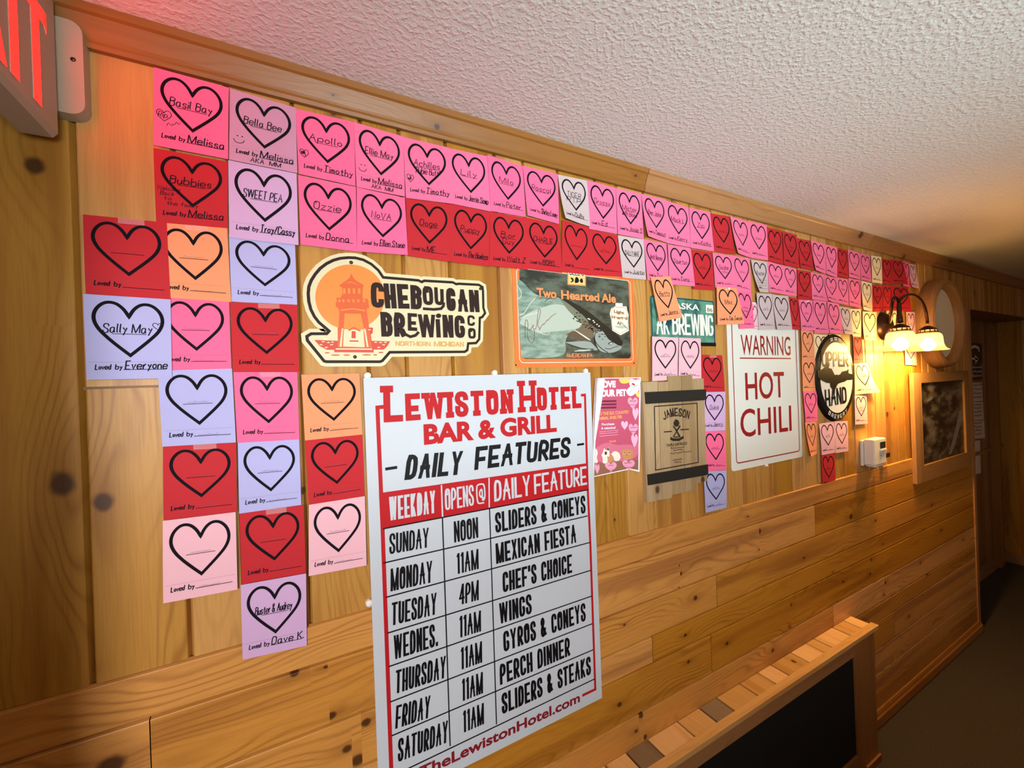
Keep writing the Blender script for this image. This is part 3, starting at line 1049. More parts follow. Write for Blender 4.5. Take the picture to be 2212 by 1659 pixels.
note('peri', (514.4, 956, 646, 948.4, 650.6, 1089, 517.5, 1107.8), 3, '~', '~', 'between two red notes and below a hot pink one')
note('red', (658.7, 949.6, 782, 937, 787, 1070, 667, 1091), 1, '~', '~', 'between the orange and blush notes beside the menu board')
note('blush', (354, 1123, 510, 1104, 514, 1270, 355, 1299.7), 4, '~', '~', 'lowest of the left column, above the wainscot')
note('red', (517.7, 1107, 655.7, 1089.6, 660.8, 1235.7, 522.8, 1259.7), 2, '~', '~', 'above the lowest lavender Buster note', tape=True)
note('blush', (667, 1089, 787, 1070.5, 791, 1219, 666.6, 1242), 3, '~', '~', 'at the menu board left edge')
note('lav', (520.8, 1259.7, 660.8, 1235, 662.5, 1389.4, 525.3, 1419.7), 6, 'Buster & Audrey', 'Dave K.', 'lowest of all, overlapping the wainscot top')

note('peach', (1400.6, 600.6, 1442.4, 598, 1467.3, 687, 1417.4, 696.6), 7, 'Betty', 'Jenny', 'tilted, covering the green plate corner', curl=(.004, .004))
note('peach', (1542.7, 620, 1586, 623.4, 1603.5, 700.4, 1545, 702.6), 6, 'Max', 'Tia Tonya', 'reading Max, between the green plate and warning sign', pin=True)
note('pink', (1586, 627, 1620, 633, 1626, 709.5, 1594, 711), 3, '~', '~', 'over the warning sign upper left corner', ext='line2')
note('blush', (1612, 656, 1633, 658, 1637, 711.5, 1616, 710), 2, '', '', 'mostly hidden, left of two pale grey ones')
note('grey', (1630, 633.9, 1663.5, 635.6, 1670, 712, 1635, 713), 4, '~', '~', 'first of two over the warning sign top edge')
note('grey', (1663.5, 637, 1698, 640.7, 1707, 712.3, 1672, 713), 5, '~', '~', 'second of two over the warning sign top edge', curl=(.004, 0))
note('red', (1698.7, 640.5, 1721, 646, 1725.3, 713.8, 1708, 712), 3, '~', '~', 'over the warning sign upper right corner')
note('rose', (1720.6, 648, 1750.7, 649.6, 1752.3, 715.5, 1726.3, 714), 5, '~', '~', 'with a clear pin, right above the cream note column', curl=(0, .012), pin=True)
note('rose', (1751.5, 648.8, 1780, 652, 1781.6, 720.4, 1752.3, 720.4), 6, '~', '~', 'first of two hanging over the oval sign top', curl=(.003, .010))
note('rose', (1782.4, 652, 1807.6, 657, 1816.6, 722, 1783.2, 720.4), 5, '~', '~', 'second of two hanging over the oval sign top', curl=(.010, .004))
note('grey', (1808.5, 661.8, 1832, 666, 1838, 723, 1816.6, 722), 4, '~', '~', 'third row, between a pink one and a cream one', curl=(.008, 0))
note('cream', (1832, 667.5, 1856.5, 668.3, 1856.5, 730, 1838.6, 727), 3, '~', '~', 'third row, second from the lamp')
note('cream', (1859, 673.2, 1889, 674.8, 1889, 736, 1858.6, 735), 5, '~', '~', 'right beside the lamp backplate', curl=(.008, 0))
note('cream', (1912, 671, 1937, 672, 1940, 735, 1913, 734), 1, '~', '~', 'behind the lamp stem')
note('blush', (1955, 674, 1973.5, 674, 1976, 735, 1956, 734), 1, '~', '~', 'behind the lamp arm')
note('blush', (1950, 735, 1975, 738, 1977.6, 789.7, 1953, 788), 2, '~', '~', 'below the lamp shades, right of the glowing boards')

note('blush', (1404, 727.5, 1461, 730, 1457.3, 819.4, 1404, 823.7), 6, '~', '~', 'left of a pair below the green plate', curl=(0, .003))
note('blush', (1461.6, 730, 1508, 731.8, 1509.7, 822.8, 1460, 819.4), 7, '~', '~', 'right of a pair below the green plate')
note('red', (1509.7, 767, 1556, 768, 1562, 846.3, 1511.6, 846), 4, '~', '~', 'top of the four hanging left of the warning sign', tape=True)
note('lav', (1513.8, 847, 1562, 846, 1562.4, 929.2, 1514, 931.7), 5, 'Duke', 'Jerry', 'reading Duke, beside the wooden board')
note('pink', (1514, 930.7, 1562, 930, 1565.5, 1014.7, 1520.8, 1016.8), 4, '~', '~', 'third of the four hanging left of the warning sign')
note('peri', (1516, 1017.5, 1565.5, 1015.5, 1566, 1095.7, 1520.4, 1107), 3, '~', '~', 'lowest of the four hanging left of the warning sign')

note('peach', (1726, 714, 1752.8, 715.5, 1756, 777.6, 1728, 780), 4, '~', '', 'top of the column between warning sign and oval sign', tape=True)
note('peach', (1728, 780, 1757.5, 777.6, 1759.8, 844.6, 1730.5, 845.8), 3, '~', '', 'second of the column between warning sign and oval sign')
note('pink', (1730.5, 845.8, 1761, 844.6, 1762, 909, 1736.3, 911.6), 4, '~', '~', 'third of the column between warning sign and oval sign')
note('peach', (1735, 911.6, 1759.8, 909, 1761, 979.8, 1743.4, 985.7), 3, '~', '~', 'lowest of the column right of the warning sign', curl=(.010, 0))
note('blush', (1765.7, 915, 1798.6, 910, 1801, 977.4, 1771.6, 983), 3, '~', '~', 'left of a pair below the oval sign')
note('blush', (1798.6, 910, 1827, 909, 1828.7, 974, 1801, 978.6), 4, '~', '~', 'right of a pair below the oval sign')
note('red', (1770.4, 982, 1799.8, 978.6, 1802, 1048, 1774, 1052.7), 2, '~', '~', 'lowest below the oval sign, left of the thermostat')
note('red', (1838.6, 727, 1857.4, 726, 1861.7, 783.5, 1841, 784.6), 3, '~', '~', 'lit bright at the oval sign right shoulder')
note('cream', (1841, 785.8, 1869, 784.6, 1887.5, 847, 1842, 852.8), 5, 'Louie', '~', 'flared and bright, right of the oval sign', curl=(0, .018))
note('blush', (1842, 854, 1868, 852.8, 1870.4, 915, 1843.3, 917), 4, '~', '~', 'right of the oval sign, above the thermostat', ext='line2')
note('cream', (1756, 722, 1786, 724, 1788, 780, 1758, 778), 0, '', '', 'left one of two half hidden behind the oval sign')
note('cream', (1789, 722, 1813, 723, 1816, 783, 1791, 782), 1, '', '', 'right one of two half hidden behind the oval sign')

# ------------------------------------------------------------------ daily features board
c1, c2 = crop(780, 790, 4.096), crop(780, 1150, 3.2593)
BX0, BX1, BZ0, BZ1 = 0.1335, 0.7435, 1.675 - .8985, 1.675 + .0235
mb = MB()
mb.box(BX0, BX1, -.0102, -.0064, BZ0, BZ1, WHITE)
yp = -.0105


def W1(s, a, b, top, t, m=BLACK, cr=c1, **kw):
    p0, p1, pt = cr(*a), cr(*b), cr(*top)
    cap = math.hypot(pt[0] - p0[0], pt[1] - p0[1])
    put(mb, lettering(s, p0, p1, cap, t * cap, **kw), yp - .0003, m)


def X1(s, a, b, top, bold, m, cr=c1, **kw):
    p0, p1, pt = cr(*a), cr(*b), cr(*top)
    put(mb, typeset(s, p0, p1, math.hypot(pt[0] - p0[0], pt[1] - p0[1]), bold, **kw), yp - .0003, m)


put(mb, ribbon([c1(190, 362), c1(137, 368), c1(182, 1430), c2(206, 1659), wp(846, 1720)], .0085), yp, RED)
put(mb, ribbon([c1(1925, 262), c1(1960, 258), c1(1985, 1090), c2(1597, 62), c2(1632, 1088), c2(1540, 1132)], .0072), yp, RED)
mb.flat([c1(150, 1118), c1(1985, 856), c1(1992, 1090), c1(165, 1430)], yp, RED)
W1('L', (192, 500), (362, 490), (186, 178), .185, RED, serif=.014)
W1('EWISTON', (385, 487), (1328, 418), (378, 248), .215, RED, serif=.0100, gf=1.5)
W1('H', (1385, 412), (1527, 402), (1374, 135), .165, RED, serif=.012)
W1('OTEL', (1540, 398), (1930, 372), (1535, 195), .215, RED, serif=.0100, gf=1.5)
X1('BAR & GRILL', (545, 686), (1712, 572), (540, 512), .045, RED)
W1('DAILY', (372, 1005), (870, 955), (388, 785), .185, slant=.12)
W1('FEATURES', (985, 918), (1825, 805), (1003, 715), .19, slant=.12)
put(mb, ribbon([c1(205, 908), c1(310, 892)], .0065), yp - .0003, BLACK)
put(mb, ribbon([c1(1890, 697), c1(1952, 688)], .0060), yp - .0003, BLACK)
W1('WEEKDAY', (240, 1360), (648, 1290), (222, 1155), .115, WHITE)
W1('OPENS', (730, 1270), (985, 1226), (722, 1082), .095, WHITE)
W1('@', (1008, 1222), (1090, 1205), (1003, 1040), .075, WHITE)
W1('DAILY', (1162, 1195), (1482, 1138), (1155, 1008), .125, WHITE)
W1('FEATURE', (1514, 1130), (1978, 1045), (1508, 955), .125, WHITE)
for a, b in (((690, 1048), (712, 1330)), ((1108, 985), (1122, 1245))):
    put(mb, ribbon([c1(a[0] + 8, a[1]), c1(b[0] - 4, b[1])], .0035), yp - .0003, WHITE)
K = .0030
for l, r in (((148, 204), (1579, -123)), ((165, 443), (1595, 62)), ((178, 692), (1600, 257)), ((188, 925), (1606, 437)), ((196, 1172), (1610, 630)), ((206, 1408), (1616, 812))):
    put(mb, ribbon([c2(*l), c2(*r)], K), yp - .0003, BLACK)
put(mb, ribbon([c1(185, 1430), c1(1990, 1090)], K), yp - .0006, BLACK)
put(mb, ribbon([wp(847, 1667), c2(1628, 1015)], K), yp - .0003, BLACK)
put(mb, ribbon([c1(706, 1330), c2(570, 100), c2(616, 1480)], K), yp - .0003, BLACK)
put(mb, ribbon([c1(1120, 1250), c2(900, 80), c2(940, 1330)], K), yp - .0003, BLACK)
B = .106
W1('SUNDAY', (240, 1655), (588, 1592), (234, 1475), B)
W1('NOON', (810, 1553), (1022, 1508), (805, 1368), B)
W1('SLIDERS & CONEYS', (1172, 1470), (1966, 1295), (1166, 1292), .14)
for s_, a, b, t_ in (('MONDAY', (200, 402), (492, 337), (195, 245)), ('TUESDAY', (208, 640), (522, 560), (204, 482)),
                     ('WEDNES.', (222, 878), (532, 780), (214, 712)), ('THURSDAY', (235, 1115), (585, 1002), (222, 958)),
                     ('FRIDAY', (232, 1360), (474, 1280), (228, 1202)), ('SATURDAY', (250, 1592), (600, 1452), (240, 1435)),
                     ('11AM', (660, 283), (816, 245), (652, 140)), ('4PM', (678, 498), (816, 462), (674, 355)), ('11AM', (678, 727), (832, 680), (668, 580)),
                     ('11AM', (688, 950), (840, 897), (678, 800)), ('11AM', (696, 1170), (846, 1112), (686, 1020)), ('11AM', (704, 1390), (853, 1326), (692, 1243)),
                     ('MEXICAN FIESTA', (938, 212), (1500, 62), (932, 70)), ("CHEF'S CHOICE", (984, 412), (1470, 272), (976, 272)),
                     ('WINGS', (960, 632), (1188, 556), (950, 490)), ('GYROS & CONEYS', (990, 827), (1566, 608), (985, 685)),
                     ('PERCH DINNER', (965, 1057), (1456, 850), (960, 914)), ('SLIDERS & STEAKS', (978, 1262), (1602, 982), (972, 1118))):
    W1(s_, a, b, t_, .14 if a[0] > 900 else B, cr=c2)
X1('TheLewistonHotel.com', (398, 1706), (1524, 1172), (382, 1634), .028, MAROON, cr=c2)
sign = tag(mb.build('menu_board'), 'large white board with red heading listing the daily features by weekday', 'sign')
for x, y in ((793, 812), (1066, 806), (1262, 802), (797, 1300)):
    p = wp(x, y)
    mb = MB()
    mb.lathe([(0, .011), (.004, .0108), (.0072, .009), (.0078, .006), (.0078, 0)], (p[0], -.0005, p[1]), (0, -1, 0), PLASTIC, 20)
    mb.build('push_pin', sign, smooth=True)

# ------------------------------------------------------------------ lighthouse sign
k6 = crop(640, 540, 5.2667)
CREAM = mat('cream_enamel', (216, 207, 168), 0.35, 0.4)
BROWN = mat('dark_brown_enamel', (44, 23, 21), 0.55, 0.2)
ORANGE = mat('orange_enamel', (222, 136, 60), 0.35, 0.4)
RUST = mat('rust_red_enamel', (212, 92, 46), 0.35, 0.4)
BRICKRED = mat('brick_red_enamel', (200, 66, 46), 0.35, 0.4)
GOLD = mat('pale_gold_enamel', (208, 158, 86), 0.35, 0.4)
edge = ([(372, 925), (345, 955), (170, 955), (120, 985), (125, 1030), (315, 1265), (340, 1272), (950, 1272), (975, 1262), (1060, 1165), (1910, 1160), (1940, 1140),
         (1950, 1065), (2040, 1060), (2075, 1015), (2082, 775), (2110, 765), (2142, 720), (2122, 660), (2118, 470), (2112, 425), (2070, 400),
         (1845, 388), (1812, 392), (1775, 372), (1452, 354), (1422, 368), (1385, 350), (985, 316)])
arc = []
for k in range(27):
    a = math.radians(36 + k * (232 - 36) / 26)
    arc.append((570 + 442 * math.cos(a) + 0, 530 - 430 * math.sin(a)))
edge2 = edge + [(930, 235), (850, 165), (760, 117), (670, 95), (590, 92), (500, 100), (420, 122), (340, 162), (270, 215), (215, 280), (170, 350), (143, 420),
                (135, 500), (142, 590), (165, 680), (205, 760), (255, 825), (320, 880)]
E2 = [k6(*p) for p in edge2]
mb = MB()
for p in ribbon(E2, .0205, closed=True):
    mb.slab([tuple(q) for q in p], -.0030, 0, CREAM)
mb.slab(E2, -.0031, 0, CREAM)
put(mb, ribbon(E2, .0060, closed=True), -.0034, BROWN)
sun = ellipse(610, 540, 395, 370, 60)
mb.flat([k6(*p) for p in sun], -.0033, ORANGE)
wv = [(205, 1025), (470, 1035), (470, 885), (870, 885), (865, 950), (845, 960), (855, 1035), (1065, 1040), (1030, 1100), (990, 1135), (350, 1138), (265, 1095)]
put(mb, [[k6(*p) for p in wv]], -.0035, BRICKRED)
tw = [([(625, 270), (605, 320), (570, 350), (490, 405), (500, 425), (765, 425), (760, 400), (680, 355), (645, 320)], RUST, 37),
      ([(520, 420), (525, 520), (750, 520), (755, 425)], RUST, 37), ([(505, 520), (510, 560), (755, 565), (750, 520)], RUST, 37),
      ([(455, 545), (460, 600), (820, 610), (812, 560)], RUST, 37), ([(445, 600), (450, 655), (825, 665), (820, 608)], RUST, 38),
      ([(470, 650), (485, 705), (800, 712), (800, 660)], RUST, 37), ([(490, 700), (465, 1120), (860, 1125), (800, 700)], RUST, 37),
      ([(548, 725), (535, 905), (770, 915), (730, 730)], ORANGE, 40), ([(540, 905), (530, 1100), (775, 1108), (760, 910)], CREAM, 40),
      ([(515, 895), (490, 1100), (515, 1102), (532, 895)], CREAM, 40), ([(765, 900), (800, 1105), (818, 1105), (785, 900)], CREAM, 40),
      ([(430, 1125), (430, 1165), (878, 1168), (875, 1122)], BRICKRED, 39), ([(445, 1122), (447, 1135), (860, 1138), (858, 1124)], CREAM, 42),
      ([(585, 910), (650, 875), (730, 915), (722, 932), (650, 900), (598, 925)], RUST, 43), ([(628, 925), (625, 1005), (672, 1008), (672, 928)], BRICKRED, 43),
      ([(603, 1030), (603, 1045), (705, 1047), (703, 1032)], BRICKRED, 43), ([(535, 390), (620, 362), (720, 410), (620, 375)], ORANGE, 43)]
for i_, (pts, m, y) in enumerate(tw):
    mb.flat([k6(*p) for p in pts], -(y + i_ * .05) * 1e-4, m)
for x in (530, 585, 640, 700):
    mb.flat([k6(x, 440), k6(x, 500), k6(x + 26, 502), k6(x + 26, 442)], -.0042, ORANGE)
for x in (475, 520, 580, 635, 690, 755):
    mb.flat([k6(x, 565), k6(x, 597), k6(x + 24, 599), k6(x + 24, 567)], -.0042, ORANGE)
put(mb, ribbon([k6(500, 690), k6(640, 672), k6(780, 695)], .003), -.0043, ORANGE)
for x, y, r in ((305, 1045, 20), (365, 1055, 18), (410, 1050, 16), (280, 1080, 18), (400, 1080, 20), (340, 1110, 20), (900, 1052, 18), (955, 1055, 18), (1010, 1052, 16), (990, 1080, 18), (935, 1110, 18), (830, 910, 16)):
    mb.flat([k6(*p) for p in ellipse(x, y, r, 6, 12)], -.0040, CREAM)
for a, b, y in ((320, 380, 1172), (390, 500, 1197), (530, 610, 1197), (745, 850, 1195), (870, 920, 1195), (930, 990, 1168)):
    mb.flat([k6(*p) for p in ellipse((a + b) / 2, y, (b - a) / 2, 7, 14)], -.0036, BRICKRED)


def K1(s, a, b, top, t, m, y, **kw):
    p0, p1, pt = k6(*a), k6(*b), k6(*top)
    cap = math.hypot(pt[0] - p0[0], pt[1] - p0[1])
    put(mb, lettering(s, p0, p1, cap, t * cap, **kw), y, m)


K1('C', (848, 655), (995, 665), (845, 368), .205, BROWN, -.0046)
K1('HE', (1008, 668), (1285, 672), (1000, 385), .205, BROWN, -.0046)
K1('B', (1300, 675), (1425, 682), (1295, 402), .205, BROWN, -.0046)
K1('O', (1440, 628), (1555, 632), (1438, 415), .20, BROWN, -.0046)
K1('U', (1570, 628), (1675, 634), (1568, 428), .20, BROWN, -.0046)
put(mb, ribbon([k6(*p) for p in ((1435, 672), (1560, 680), (1640, 672), (1668, 640), (1672, 600))], .0062), -.0047, BROWN)
K1('G', (1705, 695), (1810, 700), (1700, 435), .205, BROWN, -.0046)
K1('AN', (1830, 705), (2078, 712), (1828, 450), .205, BROWN, -.0046)
K1('BR', (965, 988), (1240, 990), (960, 708), .205, BROWN, -.0046)
K1('E', (1265, 920), (1370, 925), (1260, 720), .20, BROWN, -.0046)
put(mb, ribbon([k6(*p) for p in ((1205, 900), (1235, 960), (1290, 990), (1350, 975), (1388, 935))], .0062), -.0047, BROWN)
K1('W', (1385, 997), (1590, 998), (1382, 735), .205, BROWN, -.0046)
K1('I', (1590, 998), (1640, 998), (1588, 790), .24, BROWN, -.0046)
mb.flat([k6(*p) for p in ellipse(1612, 752, 30, 26, 16)], -.0046, BROWN)
K1('NG', (1665, 998), (1915, 1003), (1662, 740), .205, BROWN, -.0046)
K1('C', (1942, 865), (2025, 868), (1942, 745), .22, BROWN, -.0046)
K1('O', (1950, 1010), (2035, 1012), (1950, 890), .24, BROWN, -.0046)
K1('NORTHERN', (1125, 1092), (1522, 1098), (1125, 1038), .20, GOLD, -.0042)
K1('MICHIGAN', (1562, 1098), (1900, 1103), (1562, 1040), .20, GOLD, -.0042)
sign = tag(mb.build('lighthouse_sign'), 'shaped cream metal brewery sign with orange sun and red lighthouse', 'sign')
for x, y in ((622, 147), (2088, 445), (665, 1218)):
    p = k6(x, y)
    m2 = MB()
    m2.lathe([(0, .0022), (.0022, .002), (.0036, .0008), (.0038, 0)], (p[0], -.0034, p[1]), (0, -1, 0), STEEL, 16)
    m2.build('screw', sign, smooth=True)

# ------------------------------------------------------------------ fish sign
k7 = crop(1080, 560, 6.9125)
ORG2 = mat('orange_tin_border', (226, 118, 56), 0.3, 0.5)
SALMON = mat('salmon_orange_print', (238, 140, 88), 0.35)
PALE = mat('pale_cream_print', (238, 226, 206), 0.35)
BELLY = mat('silver_belly_print', (176, 186, 172), 0.35)
FSIDE = mat('olive_side_print', (116, 120, 100), 0.35)
FBACK = mat('dark_olive_print', (38, 34, 28), 0.35)
FBODY = mat('speckled_brown_print', (112, 96, 76), 0.35)
FHEAD = mat('silver_grey_print', (148, 156, 150), 0.35)
FFIN = mat('fin_brown_print', (96, 78, 60), 0.35)
OCH = mat('ochre_print', (150, 104, 50), 0.35)
SIG = mat('red_pen', (120, 42, 40), 0.5)
mb = MB()
x0, x1, z0, z1 = .508, .930, 1.675 + .040, 1.675 + .312
mb.slab(rrect(x0, x1, z0, z1, .008), -.0016, 0, ORG2)
put(mb, ribbon(rrect(x0 + .013, x1 - .013, z0 + .013, z1 - .013, .012), .0016, closed=True), -.0018, PALE)
mb.flat(rrect(x0 + .021, x1 - .021, z0 + .023, z1 - .012, .012), -.0018, RIVER)


def F(pts, m, y, sm=2):
    p = chaikin([*pts, pts[0]], sm)[:-1] if sm else pts
    mb.flat([k7(*q) for q in p], -y * 1e-4, m)


F([(250, 300), (330, 330), (470, 500), (620, 560), (850, 565), (1000, 620), (1150, 760), (1300, 860), (1260, 1040), (1020, 1100), (960, 1250), (990, 1380), (880, 1470), (350, 1485), (300, 1430)], POOL, 20)
F([(290, 960), (330, 850), (560, 740), (860, 650), (1060, 750), (1270, 870), (1240, 1030), (1000, 1060), (700, 1090), (560, 1110)], BELLY, 21)
F([(850, 560), (1010, 605), (1300, 770), (1500, 930), (1700, 1090), (1825, 1215), (1825, 1290), (1740, 1300), (1600, 1200), (1500, 1080), (1350, 980), (1270, 870), (1120, 745), (980, 640)], FBACK, 23)
F([(900, 600), (1010, 640), (1130, 755), (1290, 865), (1380, 985), (1260, 1010), (1130, 880), (1000, 760)], FSIDE, 21.5)
F([(1240, 900), (1400, 980), (1500, 1060), (1420, 1100), (1370, 1190), (1280, 1200), (1090, 1050), (1190, 1030)], FBODY, 22)
F([(1390, 1090), (1450, 1040), (1540, 1080), (1600, 1190), (1680, 1240), (1760, 1290), (1815, 1300), (1800, 1345), (1700, 1390), (1640, 1400), (1500, 1390), (1420, 1290)], FHEAD, 24)
F([(980, 1130), (1100, 1050), (1290, 1190), (1190, 1225), (1100, 1170)], FFIN, 23)
F([(1100, 1050), (1330, 1190), (1350, 1230), (1120, 1075)], PALE, 25, 1)
F([(960, 1240), (1330, 1215), (1400, 1290), (1480, 1375), (1220, 1330), (1100, 1290)], FHEAD, 22)
F([(1190, 1350), (1420, 1345), (1300, 1375), (1060, 1380)], BELLY, 22, 1)
F([(1600, 1260), (1660, 1225), (1690, 1250), (1640, 1290)], FBACK, 26, 1)
F([(1620, 1262), (1660, 1240), (1680, 1255), (1640, 1282)], BELLY, 27, 1)
for pts, t_ in ((((1420, 1080), (1400, 1160), (1420, 1250), (1500, 1330), (1560, 1370), (1600, 1395)), .0022), (((1360, 1180), (1400, 1200), (1430, 1290), (1470, 1375)), .0018),
                (((1760, 1300), (1700, 1310), (1640, 1345), (1560, 1330)), .0016), (((1000, 1270), (1180, 1330), (1400, 1345)), .0014), (((660, 640), (700, 600), (770, 580)), .0014)):
    put(mb, ribbon([k7(*p) for p in chaikin(pts)], t_), -.0028, FBACK)
for pts, t_ in ((((245, 600), (300, 580), (320, 500), (250, 390)), .0012), (((280, 840), (360, 810), (430, 680), (520, 580)), .0013), (((290, 890), (420, 830), (560, 800)), .0010), (((540, 1080), (700, 1145), (740, 1090)), .0009)):
    put(mb, ribbon([k7(*p) for p in chaikin(pts)], t_), -.0026, PALE)
rs = random.Random(11)
for i in range(46):
    t_ = rs.random()
    x, y = 1130 + 420 * t_ + rs.uniform(-60, 40), 780 + 330 * t_ + rs.uniform(-20, 120)
    mb.flat([k7(*p) for p in ellipse(x, y, rs.uniform(7, 20), rs.uniform(5, 12), 9)], -.0027, FBACK)
for x, y in ((1330, 900), (1385, 920), (1440, 975), (1310, 890), (1470, 1000), (1400, 945)):
    mb.flat([k7(*p) for p in ellipse(x, y, 13, 9, 9)], -.0028, PALE)
F([(1000, 100), (1000, 385), (1275, 405), (1275, 120)], SALMON, 24, 0)
F([(1015, 110), (1015, 370), (1258, 388), (1262, 130)], mat('straw_print', (240, 196, 118), 0.4), 25, 0)
F([(1015, 110), (1015, 245), (1258, 262), (1262, 130)], PALE, 26, 0)
put(mb, lettering("BELL'S", k7(1030, 238), k7(1245, 256), .019, .0022), -.0028, BLACK)
for pts in ([(1040, 280), (1075, 275), (1100, 325), (1055, 355), (1040, 340), (1075, 325)], [(1115, 285), (1135, 262), (1165, 290), (1175, 340), (1140, 360), (1105, 355), (1110, 320)], [(1190, 300), (1222, 285), (1235, 350), (1205, 360), (1180, 330)]):
    F(pts, BLACK, 28, 1)
for s_, a, b, top in (('Two', (540, 565), (835, 585), (525, 425)), ('Hearted', (905, 592), (1475, 632), (900, 462)), ('Ale', (1505, 640), (1722, 650), (1515, 512))):
    p0, p1, pt = k7(*a), k7(*b), k7(*top)
    cap = math.hypot(pt[0] - p0[0], pt[1] - p0[1])
    put(mb, typeset(s_, (p0[0] + .0012, p0[1] - .0012), (p1[0] + .0012, p1[1] - .0012), cap, .035), -.0029, FBACK)
    put(mb, typeset(s_, p0, p1, cap, .035), -.0032, SALMON)
for a, b in ((510, 610), (895, 970)):
    pass
put(mb, lettering('AMERICAN IPA', k7(985, 1470), k7(1375, 1468), .012, .0017), -.0028, SALMON)
for pts in ([(370, 1180), (365, 920), (400, 900), (415, 1000), (390, 1060), (440, 1070), (500, 960), (480, 1050), (540, 1040), (560, 760), (590, 735), (600, 800), (545, 1000), (600, 1040), (570, 1060), (640, 960), (650, 980), (700, 900), (710, 920), (750, 860), (830, 810)],
            [(400, 1080), (410, 1200), (470, 1265), (510, 1190), (505, 1060)]):
    put(mb, ribbon([k7(*p) for p in chaikin(pts, 1)], .0011), -.0029, SIG)
sh = [(1715, 655), (1820, 660), (1822, 705), (1880, 705), (1890, 760), (1912, 830), (1905, 915), (1915, 1070), (1790, 1138), (1665, 1065), (1650, 905), (1630, 815), (1648, 740), (1715, 700)]
F(sh, PALE, 28, 0)
put(mb, ribbon([k7(*p) for p in ((1665, 1045), (1655, 760), (1700, 715), (1850, 720), (1885, 780), (1895, 1050), (1790, 1115), (1665, 1045))], .0011), -.0030, OCH)
put(mb, typeset('Light', k7(1690, 800), k7(1845, 825), .009, .05), -.0030, OCH)
put(mb, typeset('Hearted', k7(1655, 885), k7(1895, 905), .009, .05), -.0030, OCH)
put(mb, typeset('Ale', k7(1735, 975), k7(1830, 985), .010, .05), -.0030, OCH)
F([(1690, 1000), (1770, 1040), (1890, 1030), (1850, 985)], BELLY, 29, 1)
put(mb, ribbon([k7(1830, 975), k7(1895, 1040)], .0018), -.0031, FBACK)
sign = tag(mb.build('fish_sign'), 'orange bordered tin ale sign with a large trout on dark water', 'sign')
for x, y in ((235, 1580), (1995, 1550)):
    p = k7(x, y)
    m2 = MB()
    m2.lathe([(0, .0016), (.0018, .0012), (.0024, 0)], (p[0], -.0018, p[1]), (0, -1, 0), STEEL, 12)
    m2.build('nail', sign, smooth=True)

# ------------------------------------------------------------------ licence plate
k9 = crop(1380, 580, 9.2167)
mb = MB()
x0, x1, z0, z1 = .998, 1.305, 1.675 + .110, 1.675 + .262
mb.slab(rrect(x0, x1, z0, z1, .010), -.0022, 0, PLATE)
for p in ribbon(rrect(x0 + .003, x1 - .003, z0 + .003, z1 - .003, .008), .0035, closed=True):
    mb.slab([tuple(q) for q in p], -.0030, -.0020, mat('teal_plate_rim', (24, 66, 78), 0.35))
LET = mat('cream_plate_letters', (240, 238, 222), 0.4)
for s_, a, b, top in (('AK', (335, 1310), (600, 1318), (330, 885)), ('BREWING', (655, 1320), (1470, 1345), (655, 885))):
    p0, p1, pt = k9(*a), k9(*b), k9(*top)
    cap = math.hypot(pt[0] - p0[0], pt[1] - p0[1])
    for i, p in enumerate(lettering(s_, p0, p1, cap, .115 * cap, gf=1.2)):
        mb.slab([tuple(q) for q in p], -.0036 - (i % 12) * 3e-5, -.0020, LET)
put(mb, typeset('ALASKA', k9(440, 770), k9(1190, 838), .020, .02), -.0026, LET)
mb.flat([k9(1322, 725), k9(1472, 732), k9(1475, 892), k9(1325, 885)], -.0026, LET)
put(mb, typeset('86', k9(1345, 862), k9(1452, 868), .0135, .0), -.0029, BLACK)
mb.box(x0 + .16, x1, -.0050, -.0005, z0 - .006, z0 + .006, BLACK)
tag(mb.build('licence_plate'), 'green Alaska licence plate with raised white letters, partly under notes', 'licence plate')

# ------------------------------------------------------------------ warning sign
kw_ = crop(1540, 680, 4.2533)
WS = mat('off_white_tin', (226, 224, 216), 0.3, 0.5)
DRED = mat('dark_red_paint', (150, 28, 30), 0.35)
mb = MB()
x0, x1, z0, z1 = 1.372, 1.832, 1.675 - .343, 1.675 + .272
mb.slab(rrect(x0, x1, z0, z1, .012), -.0016, 0, WS)
put(mb, ribbon(rrect(x0 + .028, x1 - .020, z0 + .026, z1 - .026, .014), .0042, closed=True), -.0019, DRED)
for s_, a, b, top, bo in (('WARNING', (255, 368), (710, 372), (232, 180), .005), ('HOT', (298, 780), (655, 752), (293, 528), .012), ('CHILI', (252, 1125), (720, 1062), (248, 865), .008)):
    p0, p1, pt = kw_(*a), kw_(*b), kw_(*top)
    put(mb, typeset(s_, p0, p1, math.hypot(pt[0] - p0[0], pt[1] - p0[1]), bo), -.0019, DRED)
put(mb, ribbon([kw_(243, 398), kw_(712, 402)], .0045), -.0019, DRED)
sign = tag(mb.build('warning_sign'), 'tall white metal sign warning of hot chili in dark red letters', 'sign')
p = kw_(487, 1388)
m2 = MB()
m2.lathe([(0, .008), (.003, .008), (.0045, .006), (.004, .002), (.0055, 0)], (p[0], -.0002, z0 - .0035), (0, -1, 0), PINM, 14)
m2.build('push_pin', sign, smooth=True)

# ------------------------------------------------------------------ oval brewery sign
ko = crop(1700, 690, 7.215)
mb = MB()
ocx, ocz, orx, orz = 2.105, 1.675 - .026, .172, .193
ring = [(1.0, 0.0), (.985, .006), (.93, .010), (.80, .012), (.79, .0118), (.4, .0118), (0, .0118)]
BLK = mat('gloss_black_enamel', (14, 13, 14), 0.3, 0.5)
OWH = mat('gloss_white_enamel', (226, 226, 220), 0.34, 0.5)


